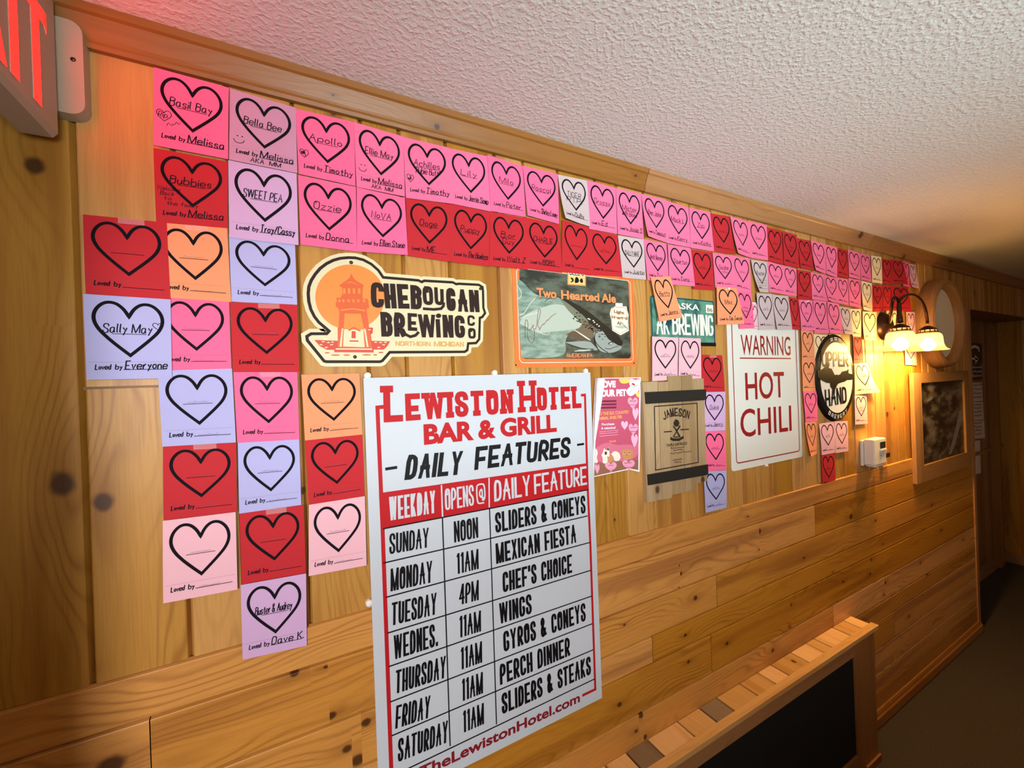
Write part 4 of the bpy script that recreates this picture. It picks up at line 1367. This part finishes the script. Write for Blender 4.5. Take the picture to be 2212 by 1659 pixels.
def dome(x, z):
    r = min(1.0, math.hypot((x - ocx) / orx, (z - ocz) / orz))
    for (r1, h1), (r0, h0) in zip(ring, ring[1:]):
        if r0 <= r <= r1:
            return h0 + (h1 - h0) * (r - r0) / (r1 - r0)
    return 0.0


for j, ((r1, h1), (r0, h0)) in enumerate(zip(ring, ring[1:])):
    for k in range(64):
        a, b = 2 * PI * k / 64, 2 * PI * (k + 1) / 64
        q = [(ocx + orx * r * math.cos(t_), -.001 - h, ocz + orz * r * math.sin(t_)) for r, h, t_ in ((r1, h1, a), (r1, h1, b), (r0, h0, b), (r0, h0, a))]
        mb.poly(q if r0 > 0 else q[:3], BLK if j < 3 else OWH)
mb.poly([(ocx + orx * math.cos(2 * PI * k / 64), 0, ocz + orz * math.sin(2 * PI * k / 64)) for k in range(64)][::-1], BLK)


def D(polys, m, up=.0006):
    for i, p in enumerate(polys):
        pts = [(q[0], q[1]) for q in p]
        if len(pts) > 6:                                     # fan large outlines so that they follow the dome
            mb.poly([(q[0], -.001 - dome(*q) - up - .0015, q[1]) for q in pts], m)
        else:
            mb.poly([(q[0], -.001 - dome(*q) - up - (i % 8) * 2e-5, q[1]) for q in pts], m)


put_ = [(420, 800), (470, 790), (520, 760), (590, 640), (610, 700), (595, 760), (640, 770), (690, 870), (720, 860), (745, 870), (780, 850), (800, 815), (880, 800), (905, 770), (905, 840), (940, 850), (975, 850),
        (985, 930), (940, 945), (880, 945), (850, 970), (790, 985), (740, 1005), (715, 1050), (695, 1090), (690, 1160), (655, 1160), (650, 1090), (620, 1050), (615, 995), (560, 990), (500, 960), (450, 930), (425, 905)]
up_ = [ko(*p) for p in put_]
import mathutils
tri = mathutils.geometry.tessellate_polygon([[Vector((p[0], p[1], 0)) for p in up_]])
for t_ in tri:
    a, b, c = (up_[k] for k in t_)
    ab, bc, ca = [((p[0] + q[0]) / 2, (p[1] + q[1]) / 2) for p, q in ((a, b), (b, c), (c, a))]
    for q in ((a, ab, ca), (ab, b, bc), (ca, bc, c), (ab, bc, ca)):
        mb.poly([(p[0], -.0136, p[1]) for p in q], BLK)
for s_, a, b, top, t_ in (('UPPER', (490, 740), (905, 742), (500, 500), .15), ('HAND', (545, 1365), (880, 1300), (540, 1095), .16)):
    p0, p1, pt = ko(*a), ko(*b), ko(*top)
    cap = math.hypot(pt[0] - p0[0], pt[1] - p0[1])
    D(lettering(s_, p0, p1, cap, t_ * cap), BLK, .0009)
D(scrawl('of', ko(715, 1048), ko(775, 1045), .012, .0016), OWH, .0025)
n_ = 7
for i, ch in enumerate('BREWERY'):
    a = math.radians(-118 + 56 * i / 6)
    r = .885
    c = Vector((ocx + orx * r * math.cos(a), ocz + orz * r * math.sin(a)))
    d = Vector((-orx * math.sin(a), orz * math.cos(a))).normalized()
    n2 = Vector((-d.y, d.x))
    D(lettering(ch, c - d * .0085 - n2 * .009, c + d * .0085 - n2 * .009, .018, .0034), OWH, .0012)
for a0_, a1_ in ((99, 107), (84, 94), (72, 81)):
    for rr_ in (.865, .905):
        q = [(ocx + orx * rr_ * math.cos(math.radians(a0_ + (a1_ - a0_) * k / 4)), ocz + orz * rr_ * math.sin(math.radians(a0_ + (a1_ - a0_) * k / 4))) for k in range(5)]
        D(ribbon(q, .0045), OWH, .0012)
tag(mb.build('oval_sign', smooth=False), 'oval domed brewery sign, black rim and white centre with black peninsula', 'sign')

# ------------------------------------------------------------------ pet poster
kp = crop(1270, 800, 6.915)
mb = MB()
PP = mat('poster_white', (240, 236, 242), 0.5)
PM = mat('poster_magenta', (196, 84, 112), 0.5)
PL = mat('poster_light_pink', (236, 160, 190), 0.5)
PLL = mat('poster_pale_pink', (240, 182, 208), 0.5)
PY = mat('poster_yellow', (244, 206, 96), 0.5)
PO = mat('poster_orange', (240, 160, 96), 0.5)
PD = mat('poster_dark_plum', (112, 40, 66), 0.5)
PB = mat('poster_brown', (150, 100, 80), 0.5)
PG = mat('poster_line', (70, 50, 60), 0.5)
yb = .0044


def P(pts, m, y, sm=0):
    p = chaikin([*pts, pts[0]], sm)[:-1] if sm else pts
    mb.flat([kp(*q) for q in p], -yb - y * 1e-4, m)


mb.slab([kp(95, 115), kp(775, 105), kp(755, 1515), kp(600, 1478), kp(70, 1590), kp(60, 800)], -yb, -yb + .0004, PP)
P([(100, 125), (752, 118), (735, 1485), (600, 1462), (75, 1575), (68, 800)], PM, 2)
P([(70, 1180), (250, 1060), (420, 1120), (560, 1100), (690, 1120), (742, 1050), (738, 1340), (70, 1390)], mat('poster_mid_pink', (214, 112, 138), 0.5), 3, 2)
P([(72, 1390), (738, 1330), (735, 1485), (600, 1462), (75, 1575)], PB, 4)
P([(445, 130), (610, 122), (640, 160), (560, 200), (470, 195)], PY, 4, 2)
P([(690, 345), (748, 310), (745, 410), (720, 400)], PY, 4, 2)
P([(610, 130), (640, 125), (700, 150), (745, 120), (752, 200), (740, 320), (690, 345), (640, 385), (590, 380), (550, 320), (570, 280), (620, 240), (595, 200)], PP, 5, 1)
P([(630, 205), (660, 180), (700, 235), (660, 225)], mat('poster_red', (196, 60, 70), 0.5), 6, 1)
for a in (((600, 190), (620, 150), (690, 175)), ((620, 235), (680, 250), (740, 215)), ((600, 350), (625, 300), (650, 268)), ((700, 160), (712, 170)), ((650, 140), (662, 150))):
    put(mb, ribbon([kp(*p) for p in a], .0008), -yb - .0007, PG)


def hrt(cx, cy, w_, h_, m, y):
    P([(cx - w_ * .5 + p[0] / NW * w_ * 1.0, cy + h_ * .5 - (p[1] / NH - .285) / .64 * h_) for p in HEART], m, y)


for cx, cy, w_, h_, m in ((652, 490, 190, 175, PL), (692, 650, 112, 190, PLL), (660, 880, 175, 170, PL), (530, 820, 130, 130, PLL), (678, 1050, 125, 200, PLL), (325, 1440, 220, 150, PL), (590, 1410, 235, 155, PL), (122, 1470, 90, 150, PL), (112, 860, 70, 140, mat('poster_rose', (214, 120, 150), .5))):
    hrt(cx, cy, w_, h_, m, 5)
for x, y, w_ in ((655, 462, 100), (655, 520, 115), (665, 855, 100), (665, 915, 110), (320, 1420, 80), (325, 1490, 90), (580, 1382, 105), (585, 1450, 120)):
    put(mb, scribble(kp(x - w_ / 2, y + 5), kp(x + w_ / 2, y - 3), .0035, .0009, int(x + y)), -yb - .0008, PD)


def PT(s, a, b, top, bo, m):
    p0, p1, pt = kp(*a), kp(*b), kp(*top)
    put(mb, typeset(s, p0, p1, math.hypot(pt[0] - p0[0], pt[1] - p0[1]), bo), -yb - .0009, m)


PT('LOVE', (150, 255), (398, 248), (148, 158), .06, PP)
PT('YOUR PET', (110, 392), (555, 375), (110, 290), .06, PP)
for y in (460, 508, 556):
    P([(180, y - 11), (400 + (y % 3) * 8, y - 16), (400 + (y % 3) * 8, y + 12), (180, y + 16)], PD, 6)
PT('TO THE ELK COUNTRY', (130, 672), (598, 640), (130, 625), .05, PO)
PT('ANIMAL SHELTER', (115, 742), (495, 712), (115, 695), .05, PO)
PT('Purchase', (190, 822), (375, 812), (190, 788), .02, PP)
PT('A valentine!', (180, 882), (395, 868), (180, 845), .02, PP)
for y in (920, 950, 985):
    put(mb, scribble(kp(155, y), kp(430, y - 25), .0025, .0008, y), -yb - .0008, PLL)
PT('SAVE', (300, 1075), (400, 1068), (300, 1045), .03, PO)
DW, DT = mat('poster_fur_white', (236, 230, 214), .5), mat('poster_fur_tan', (206, 142, 92), .5)
P([(185, 1260), (215, 1200), (225, 1150), (245, 1190), (275, 1185), (290, 1130), (300, 1200), (310, 1270), (280, 1330), (270, 1385), (200, 1388), (205, 1310)], DW, 6, 1)
P([(270, 1190), (285, 1140), (300, 1195)], PG, 7, 1)
P([(235, 1210), (262, 1208), (270, 1245), (245, 1265), (230, 1240)], PG, 7, 1)
P([(330, 1250), (370, 1200), (440, 1215), (475, 1290), (450, 1345), (380, 1355), (360, 1280)], DW, 6, 1)
P([(270, 1280), (300, 1290), (340, 1270), (365, 1285), (350, 1360), (310, 1385), (280, 1350)], DT, 8, 1)
P([(70, 1180), (110, 1165), (135, 1230), (110, 1300), (140, 1370), (80, 1390)], DW, 6, 1)
P([(490, 1185), (540, 1170), (620, 1175), (665, 1190), (660, 1300), (600, 1330), (520, 1330), (490, 1280)], DT, 6, 1)
for cx in (530, 596):
    P(ellipse(cx, 1235, 22, 13, 12), DW, 8)
    P(ellipse(cx, 1232, 18, 8, 12), PD, 9)
P([(550, 1252), (572, 1250), (562, 1268)], PD, 9)
poster = tag(mb.build('pet_poster'), 'pink animal shelter poster with cartoon pets and a curled white edge', 'poster')
mb = MB()
nseg = 10
edge_a = [kp(95 - 60 * (k / nseg) + 0, 115 + 1530 * k / nseg) for k in range(nseg + 1)]
wid = [(145, 22), (118, 100), (92, 98)]
rows = []
for k in range(nseg + 1):
    t_ = k / nseg
    a = kp(97 - 55 * t_, 117 + 1530 * t_)
    wv = max(.004, .032 * (1 - 1.35 * t_)) if t_ < .62 else .0055
    r_ = []
    for j in range(7):
        ph = PI * .95 * j / 6
        r_.append((a[0] + wv * j / 6, -yb - .0015 - .016 * math.sin(ph) ** 1.0 * (wv / .032) - (.001 if j == 6 else 0), a[1] - .006 * (j / 6) * (1 - t_)))
    rows.append(r_)
mb.mesh([p for r_ in rows for p in r_], [(k * 7 + j, k * 7 + j + 1, (k + 1) * 7 + j + 1, (k + 1) * 7 + j) for k in range(nseg) for j in range(6)], PP)
c = mb.build('curled_edge', poster, smooth=True)
sd = c.modifiers.new('thickness', 'SOLIDIFY')
sd.thickness = .0003

# ------------------------------------------------------------------ wooden whiskey board
kj = crop(1380, 810, 6.38)
root = thing('stave_board', (1.085, 0, 1.31), 'rough wooden board with two black bands and a printed whiskey crest', 'sign')
sx = [.952, 1.005, 1.050, 1.112, 1.165, 1.222]
tp = [-.010, -.012, .006, .006, -.006, -.004]
bt = [-.378, -.380, -.372, -.372, -.352, -.352]
for k in range(5):
    w = WB()
    w.wbox(sx[k] - (.012 if k == 0 else 0), sx[k + 1] - .0008, -.014 - .0012 * (k % 2), -.001, 1.675 + bt[k], 1.675 + tp[k], 'z', 800 + k * 7,
           OLDWOOD, (1.33, sx[k] + .02, .013) if k in (0, 4) else None)
    w.build('stave', root, bevel=.0015)
BND = mat('black_strap', (34, 31, 28), 0.55)
for a, b, c, d in (((28, 238), (862, 198), (862, 345), (40, 398)), ((62, 1360), (888, 1222), (892, 1362), (72, 1505))):
    mb = MB()
    mb.slab([kj(*p) for p in (a, b, c, d)], -.0185, -.0155, BND)
    mb.build('strap', root, bevel=.0008)
mb = MB()
BRN = mat('burnt_print', (38, 28, 22), 0.7)
pr = [kj(162, 432), kj(748, 388), kj(765, 1195), kj(178, 1300)]
put(mb, ribbon(pr, .0032, closed=True), -.0157, BRN)
bl, br, tl = kj(290, 612), kj(632, 578), kj(300, 545)
for i, ch in enumerate('JAMESON'):
    t_ = i / 6
    x, y = 290 + 300 * t_, 615 - 34 * t_ - 44 * math.sin(PI * (t_ * .92 + .04)) + 14
    sl = math.cos(PI * t_) * .35
    p0 = kj(x, y)
    d = Vector((1, sl)).normalized()
    q0 = Vector(p0)
    put(mb, lettering(ch, q0, q0 + d * .0155, .027, .0042), -.0158, BRN)
for pts, t_ in ((((420, 700), (470, 760), (515, 690)), .004), (((430, 705), (515, 840)), .0035), (((515, 700), (425, 840), (440, 850), (505, 846), (430, 706)), .0035), (((290, 780), (400, 772)), .0035), (((520, 750), (635, 742)), .0035), (((380, 865), (420, 885), (500, 885), (560, 850)), .0085)):
    put(mb, ribbon([kj(*p) for p in pts], t_), -.0158, BRN)
mb.flat([kj(*p) for p in ((430, 690), (425, 650), (455, 605), (490, 620), (505, 660), (490, 700), (460, 710))], -.0158, BRN)
PT_ = lambda s, a, b, h: put(mb, typeset(s, kj(*a), kj(*b), h, .01), -.0158, BRN)
PT_('TRIPLE DISTILLED', (325, 985), (610, 950), .009)
for y, a, b, h in ((1010, 385, 570, .005), (1035, 420, 545, .004), (1085, 375, 665, .010), (1170, 415, 540, .005), (1200, 430, 530, .004)):
    put(mb, scribble(kj(a, y), kj(b, y - (b - a) * .1), h, .0011, y), -.0158, BRN)
mb.build('printed_crest', root)

# ------------------------------------------------------------------ thermostat
root = thing('thermostat', (2.40, 0, 1.30), 'white wall thermostat with small dark display, under the lamp', 'thermostat')
mb = MB()
mb.box(2.318, 2.482, -.012, -.0005, 1.234, 1.352, PLASTIC)
mb.build('wall_plate', root, bevel=.003)
mb = MB()
mb.box(2.326, 2.445, -.052, -.012, 1.240, 1.358, PLASTIC)
mb.box(2.345, 2.425, -.048, -.010, 1.228, 1.241, PLASTIC)
o = mb.build('casing', root, bevel=.004)
mb = MB()
mb.box(2.385, 2.436, -.0535, -.050, 1.311, 1.342, mat('lcd_dark', (40, 48, 42), 0.2, 0.6))
mb.build('display', root)
mb = MB()
mb.box(2.380, 2.440, -.0560, -.050, 1.302, 1.309, PLASTIC)
mb.lathe([(0, .003), (.004, .003), (.005, 0)], (2.39, -.052, 1.283), (0, -1, 0), mat('grey_button', (150, 146, 138), .5), 12)
mb.build('button', root)
mb = MB()
mb.box(2.49, 2.56, -.026, -.0007, 1.250, 1.272, mat('dark_brown_plastic', (44, 32, 24), 0.4))
mb.box(2.556, 2.562, -.024, -.002, 1.252, 1.270, mat('pale_label', (190, 170, 130), 0.4))
tag(mb.build('key_block', bevel=.002), 'small dark block fixed right of the thermostat', 'wall block')

# ------------------------------------------------------------------ wall lamp
root = thing('wall_sconce', (2.60, 0, 1.88), 'bronze wall lamp with two lit bell-shaped glass shades', 'lamp')
mb = MB()
mb.lathe([(0, .040), (.018, .038), (.040, .030), (.056, .020), (.066, .010), (.070, .0005)], (2.60, 0, 1.893), (0, -1, 0), BRONZE, 40)
mb.build('backplate', root, smooth=True)
S1, S2 = Vector((2.470, -.108, 0)), Vector((2.772, -.112, 0))
J = Vector((2.475, -.106, 1.985))
ZT = 1.862


def bez(a, b, c, d, n=18):
    return [a * (1 - t) ** 3 + b * 3 * t * (1 - t) ** 2 + c * 3 * t * t * (1 - t) + d * t ** 3 for t in [k / n for k in range(n + 1)]]


mb = MB()
mb.tube(bez(Vector((2.575, -.035, 1.905)), Vector((2.42, -.10, 1.90)), Vector((2.38, -.108, 2.06)), J), .0065, BRONZE)
mb.build('arm', root, smooth=True)
mb = MB()
mb.tube(bez(J, Vector((2.55, -.106, 2.05)), Vector((2.772, -.112, 2.06)), Vector((2.772, -.112, ZT + .035))), .0062, BRONZE)
mb.build('arm', root, smooth=True)
mb = MB()
mb.tube([Vector((J.x, J.y, z)) for z in (ZT + .025, ZT + .045, ZT + .07, ZT + .10, J.z + .006)], [.0135, .0120, .0085, .0095, .0055], BRONZE)
mb.build('stem', root, smooth=True)
GLOW = emit('lit_amber_glass', (2.6, 1.15, 0.20), 1.0)
N = NT(GLOW)
pb = GLOW.node_tree.nodes['Principled BSDF']
tr = N.n('ShaderNodeBsdfTransparent')
mx = N.n('ShaderNodeMixShader')
mx.inputs[0].default_value = 0.12
outn = GLOW.node_tree.nodes['Material Output']
N.L.new(pb.outputs[0], mx.inputs[1])
N.L.new(tr.outputs[0], mx.inputs[2])
N.L.new(mx.outputs[0], outn.inputs['Surface'])
BULB = emit('lit_bulb', (950.0, 530.0, 140.0), 1.0)
for c_ in (S1, S2):
    mb = MB()
    mb.lathe([(0, .030), (.010, .030), (.020, .024), (.034, .014), (.038, .010), (.036, .008), (0.0, .008)], (c_.x, c_.y, ZT - .008), (0, 0, 1), BRONZE, 32)
    for k in range(12):
        a = 2 * PI * k / 12
        x, y = c_.x + .0345 * math.cos(a), c_.y + .0345 * math.sin(a)
        mb.tube([(x, y, ZT - .010), (x, y, ZT + .002)], .0022, BRONZE, 6)
    mb.lathe([(.034, 0), (.0385, 0), (.0385, .004), (.034, .004), (.034, 0)], (c_.x, c_.y, ZT - .013), (0, 0, 1), BRONZE, 32)
    mb.build('fitter', root, smooth=False)
    mb = MB()
    prof = [(.033, .084), (.040, .082), (.0475, .076), (.0515, .064), (.053, .050), (.054, .036), (.056, .024), (.060, .013), (.066, .005), (.074, 0.0)]
    mb.lathe(prof + [(.0735, -.002), (.065, .003), (.058, .012)], (c_.x, c_.y, ZT - .097), (0, 0, 1), GLOW, 48)
    sh_ = mb.build('glass_shade', root, smooth=True)
    mb = MB()
    mb.lathe([(0, -.024), (.014, -.021), (.024, -.012), (.029, 0), (.026, .012), (.017, .024), (.012, .036), (0, .037)], (c_.x, c_.y, ZT - .077), (0, 0, 1), BULB, 24)
    mb.build('bulb', root, smooth=True)

# ------------------------------------------------------------------ round frame
root = thing('round_mirror', (3.24, 0, 1.925), 'thick round wooden frame with pale glass, behind the lamp', 'mirror')
w = WB()
prof = [(.248, 0.0), (.250, .020), (.246, .052), (.238, .066), (.226, .072), (.212, .068), (.200, .052), (.196, .030)]
n = 64
for j in range(len(prof) - 1):
    for k in range(n):
        a, b = 2 * PI * k / n, 2 * PI * (k + 1) / n
        q = [(prof[j + i][0], prof[j + i][1], t_) for i, t_ in ((0, a), (0, b), (1, b), (1, a))]
        w.wpoly([(3.24 + r * math.cos(t_), -h, 1.925 + r * math.sin(t_)) for r, h, t_ in q], [(t_ * .24, r + h) for r, h, t_ in q], 850, None, DARKPINE)
w.build('frame', root, smooth=True)
mb = MB()
mb.flat(ellipse(3.24, 1.925, .198, .198, 48), -.032, mat('pale_mirror_glass', (226, 220, 200), 0.2, 0.5, 0.0))
mb.build('glass', root)

# ------------------------------------------------------------------ framed dark picture
root = thing('framed_picture', (3.27, 0, 1.36), 'wide wooden framed dark picture near the corner, below the round frame', 'picture')
w = WB()
fx0, fx1, fz0, fz1 = 2.868, 3.672, 1.675 - .605, 1.675 - .022
w.wbox(fx0, fx0 + .095, -.024, -.0062, fz0, fz1, 'z', 870, FRAMEW)
w.wbox(fx1 - .075, fx1, -.024, -.0062, fz0, fz1, 'z', 873, FRAMEW)
w.wbox(fx0 + .095, fx1 - .075, -.024, -.0062, fz1 - .055, fz1, 'x', 876, FRAMEW)
w.wbox(fx0 + .095, fx1 - .075, -.024, -.0062, fz0, fz0 + .085, 'x', 879, FRAMEW)
w.build('frame', root, bevel=.002)
mb = MB()
mb.box(fx0 + .09, fx1 - .07, -.014, -.0065, fz0 + .08, fz1 - .05, PHOTO)
GRY = mat('grey_photo_tone', (112, 112, 112), 0.4)
for pts in ([(3.34, 1.17), (3.40, 1.17), (3.56, 1.34), (3.58, 1.42), (3.52, 1.40), (3.44, 1.28)], [(3.05, 1.50), (3.12, 1.52), (3.16, 1.51), (3.08, 1.49)],):
    mb.flat(chaikin([*pts, pts[0]], 2)[:-1], -.0143, GRY)
mb.build('picture', root)

# ------------------------------------------------------------------ heater cover
root = thing('radiator_cover', (1.35, -.05, 0), 'long low wooden heater cover with slatted top and black mesh front', 'heater cover')
hx0, hx1, zt = .50, 2.165, .582
cuts = [hx0, .66, .745, .824, .910, 1.041, 1.146, 1.233, 1.361, 1.467, 1.549, 1.683, 1.794, 1.854, 2.000, 2.096, 2.165]
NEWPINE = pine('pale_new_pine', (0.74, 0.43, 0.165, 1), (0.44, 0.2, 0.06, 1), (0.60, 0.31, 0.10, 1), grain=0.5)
SLDARK = pine('dark_slat', (0.24, 0.155, 0.085, 1), (0.16, 0.10, 0.05, 1), (0.20, 0.125, 0.065, 1), rough=0.5, grain=0.5)  # darker grey-brown tone for two of the slats
for k, (a, b) in enumerate(zip(cuts, cuts[1:])):
    w = WB()
    g_ = .007 if b - a > .07 else .005
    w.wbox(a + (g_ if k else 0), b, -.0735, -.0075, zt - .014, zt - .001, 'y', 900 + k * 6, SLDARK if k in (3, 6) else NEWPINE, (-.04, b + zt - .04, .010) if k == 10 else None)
    w.build('slat', root, bevel=.0012)
w = WB()
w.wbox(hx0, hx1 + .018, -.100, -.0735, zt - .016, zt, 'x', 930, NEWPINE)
w.build('front_rail', root, bevel=.0015)
w = WB()
w.wbox(hx0, 1.992, -.090, -.078, .508, zt - .016, 'x', 940, MOULD)
w.wbox(1.992, 2.165, -.090, -.078, .0, zt - .016, 'z', 944, MOULD)
w.wbox(hx0, 1.992, -.090, -.078, .0, .10, 'x', 947, MOULD)
w.wbox(2.145, 2.165, -.078, -.0225, .0, zt - .016, 'z', 950, MOULD)
w.wbox(hx0, 1.992, -.0905, -.0895, .1001, .1002, 'x', 947, MOULD)
w.build('front_frame', root, bevel=.001)
w = WB()
w.wbox(2.05, 2.175, -.098, -.0905, 0, .03, 'x', 955, MOULD)
w.build('foot', root, bevel=.002)
mb = MB()
mb.box(hx0, 1.995, -.083, -.077, .09, .512, MESHM)
mb.build('mesh_panel', root)
mb = MB()
mb.box(hx0, 2.14, -.073, -.0225, .02, zt - .03, BLACK)
mb.build('heater_body', root)

# ------------------------------------------------------------------ exit sign
root = thing('exit_sign', (-.333, -.03, 2.10), 'white exit sign with glowing red letters projecting from the wall', 'exit sign')
SIGNP = mat('aged_white_plastic', (168, 152, 130), 0.45)
mb = MB()
mb.slab(rrect(-.386, -.281, 1.675 + .457, 1.675 + .608, .018), -.026, -.0005, SIGNP)
mb.build('canopy', root, bevel=.006)
mb = MB()
ez0, ez1, ey0, ey1 = 1.675 + .408, 1.675 + .628, -.372, -.036
out = [(-.310, ez0 + .008), (-.316, ez0), (-.352, ez0), (-.358, ez0 + .008), (-.358, ez1 - .006), (-.352, ez1), (-.316, ez1), (-.310, ez1 - .006)]
mb.poly([(x, ey0, z) for x, z in out], SIGNP)
mb.poly([(x, ey1, z) for x, z in out[::-1]], SIGNP)
for (xa, za), (xb, zb) in zip(out, out[1:] + out[:1]):
    mb.poly([(xa, ey0, za), (xa, ey1, za), (xb, ey1, zb), (xb, ey0, zb)], SIGNP)
mb.build('housing', root, bevel=.003)
LED = emit('red_exit_glow', (13.0, 0.036, 0.023), 1.0)
lb, lt = 1.675 + .428, 1.675 + .580
H_ = lt - lb
xf = -.3088
st = .021


def ex(pts):
    mb = MB()
    for p in pts:
        mb.poly([(xf, y, z) for y, z in p], LED)
        for (ya, za), (yb_, zb) in zip(p, p[1:] + p[:1]):
            mb.poly([(-.3101, ya, za), (xf, ya, za), (xf, yb_, zb), (-.3101, yb_, zb)], SIGNP)
        mb.poly([(-.3099, y, z) for y, z in p], SIGNP)
        mb.poly([(xf - .0002, y, z) for y, z in p], SIGNP)
    return mb


def rect(y0, y1, z0, z1):
    return [(y0, z0), (y1, z0), (y1, z1), (y0, z1)]


# letters read from the far side of the face towards the wall: y grows to the right
ex([rect(-.106, -.085, lb, lt), rect(-.133, -.106, lt - .021, lt), rect(-.085, -.064, lt - .021, lt), [(-.064, lt), (-.064, lt - .030), (-.070, lt - .021), (-.070, lt)],
    [(-.133, lt), (-.133, lt - .030), (-.127, lt - .021), (-.127, lt)]]).build('letter', root)
ex([rect(-.160, -.140, lb, lt)]).build('letter', root)
ex([[(-.235, lb), (-.213, lb), (-.168, lt), (-.190, lt)], [(-.190, lb), (-.168, lb), (-.213, lt), (-.235, lt)]]).build('letter', root)
ex([rect(-.315, -.294, lb, lt), rect(-.294, -.250, lb, lb + .02), rect(-.294, -.256, lb + .066, lb + .086), rect(-.294, -.250, lt - .02, lt)]).build('letter', root)
mb = MB()
mb.lathe([(0, .0015), (.003, .0012), (.0036, 0)], (-.3085 + .0155, -.0262, 1.675 + .545), (0, -1, 0), STEEL, 14)
mb.build('screw', root, smooth=True)

# ------------------------------------------------------------------ papers in the alcove
AY = .2085
NP = mat('notice_paper', (222, 206, 196), 0.7)
DKF = mat('dark_notice', (52, 40, 34), 0.5)
wa = lambda x, y: wp(x, y, .21)


def notice(name, pts, m, label, cat, draw=None, group=None):
    mb = MB()
    P_ = [wa(*p) for p in pts]
    mb.slab(P_, AY - .0008, AY + .0012, m)
    if draw:
        draw(mb)
    tag(mb.build(name), label, cat, group)


def d_arrow(mb):
    put(mb, ribbon([wa(2094, 774), wa(2111, 776)], .016), AY - .001, NP)
    mb.flat([wa(2105, 766), wa(2113, 776), wa(2106, 786)], AY - .001, NP)
    put(mb, ribbon([wa(2095, 752), wa(2105, 748), wa(2113, 752), wa(2114, 760)], .022), AY - .001, NP)


def d_lines(n, m):
    def f(mb):
        for k in range(n):
            y = f.y0 + (f.y1 - f.y0) * (k + .6) / n
            put(mb, scribble(wa(2098, y), wa(2120, y - 1), .02, .005, int(y)), AY - .001, m)
    return f


notice('arrow_sign', [(2092, 740), (2120, 742), (2121, 786), (2093, 786)], DKF, 'dark sign with a pale arrow in the alcove beyond the corner', 'sign', d_arrow)
f = d_lines(3, NP)
f.y0, f.y1 = 790, 818
notice('dark_notice', [(2094, 788), (2119, 787), (2121, 820), (2095, 822)], DKF, 'dark framed notice below the arrow sign in the alcove', 'notice', f)
for k, (ya, yb_, lab) in enumerate(((826, 866, 'top'), (868, 906, 'middle'), (908, 946, 'lowest'))):
    f = d_lines(4, mat('notice_ink', (120, 92, 84), .6))
    f.y0, f.y1 = ya + 3, yb_ - 3
    notice('paper_notice', [(2096 + k, ya + 1), (2120 + k * 2.5, ya), (2122 + k * 2.5, yb_), (2097 + k, yb_ + 2)], NP, lab + ' of three handwritten paper notices in the alcove', 'notice', f, 'paper notices in the alcove')
notice('pale_strip', [(2106, 952), (2116, 951), (2118, 1022), (2108, 1024)], NP, 'narrow pale strip hanging below the paper notices in the alcove', 'strip')
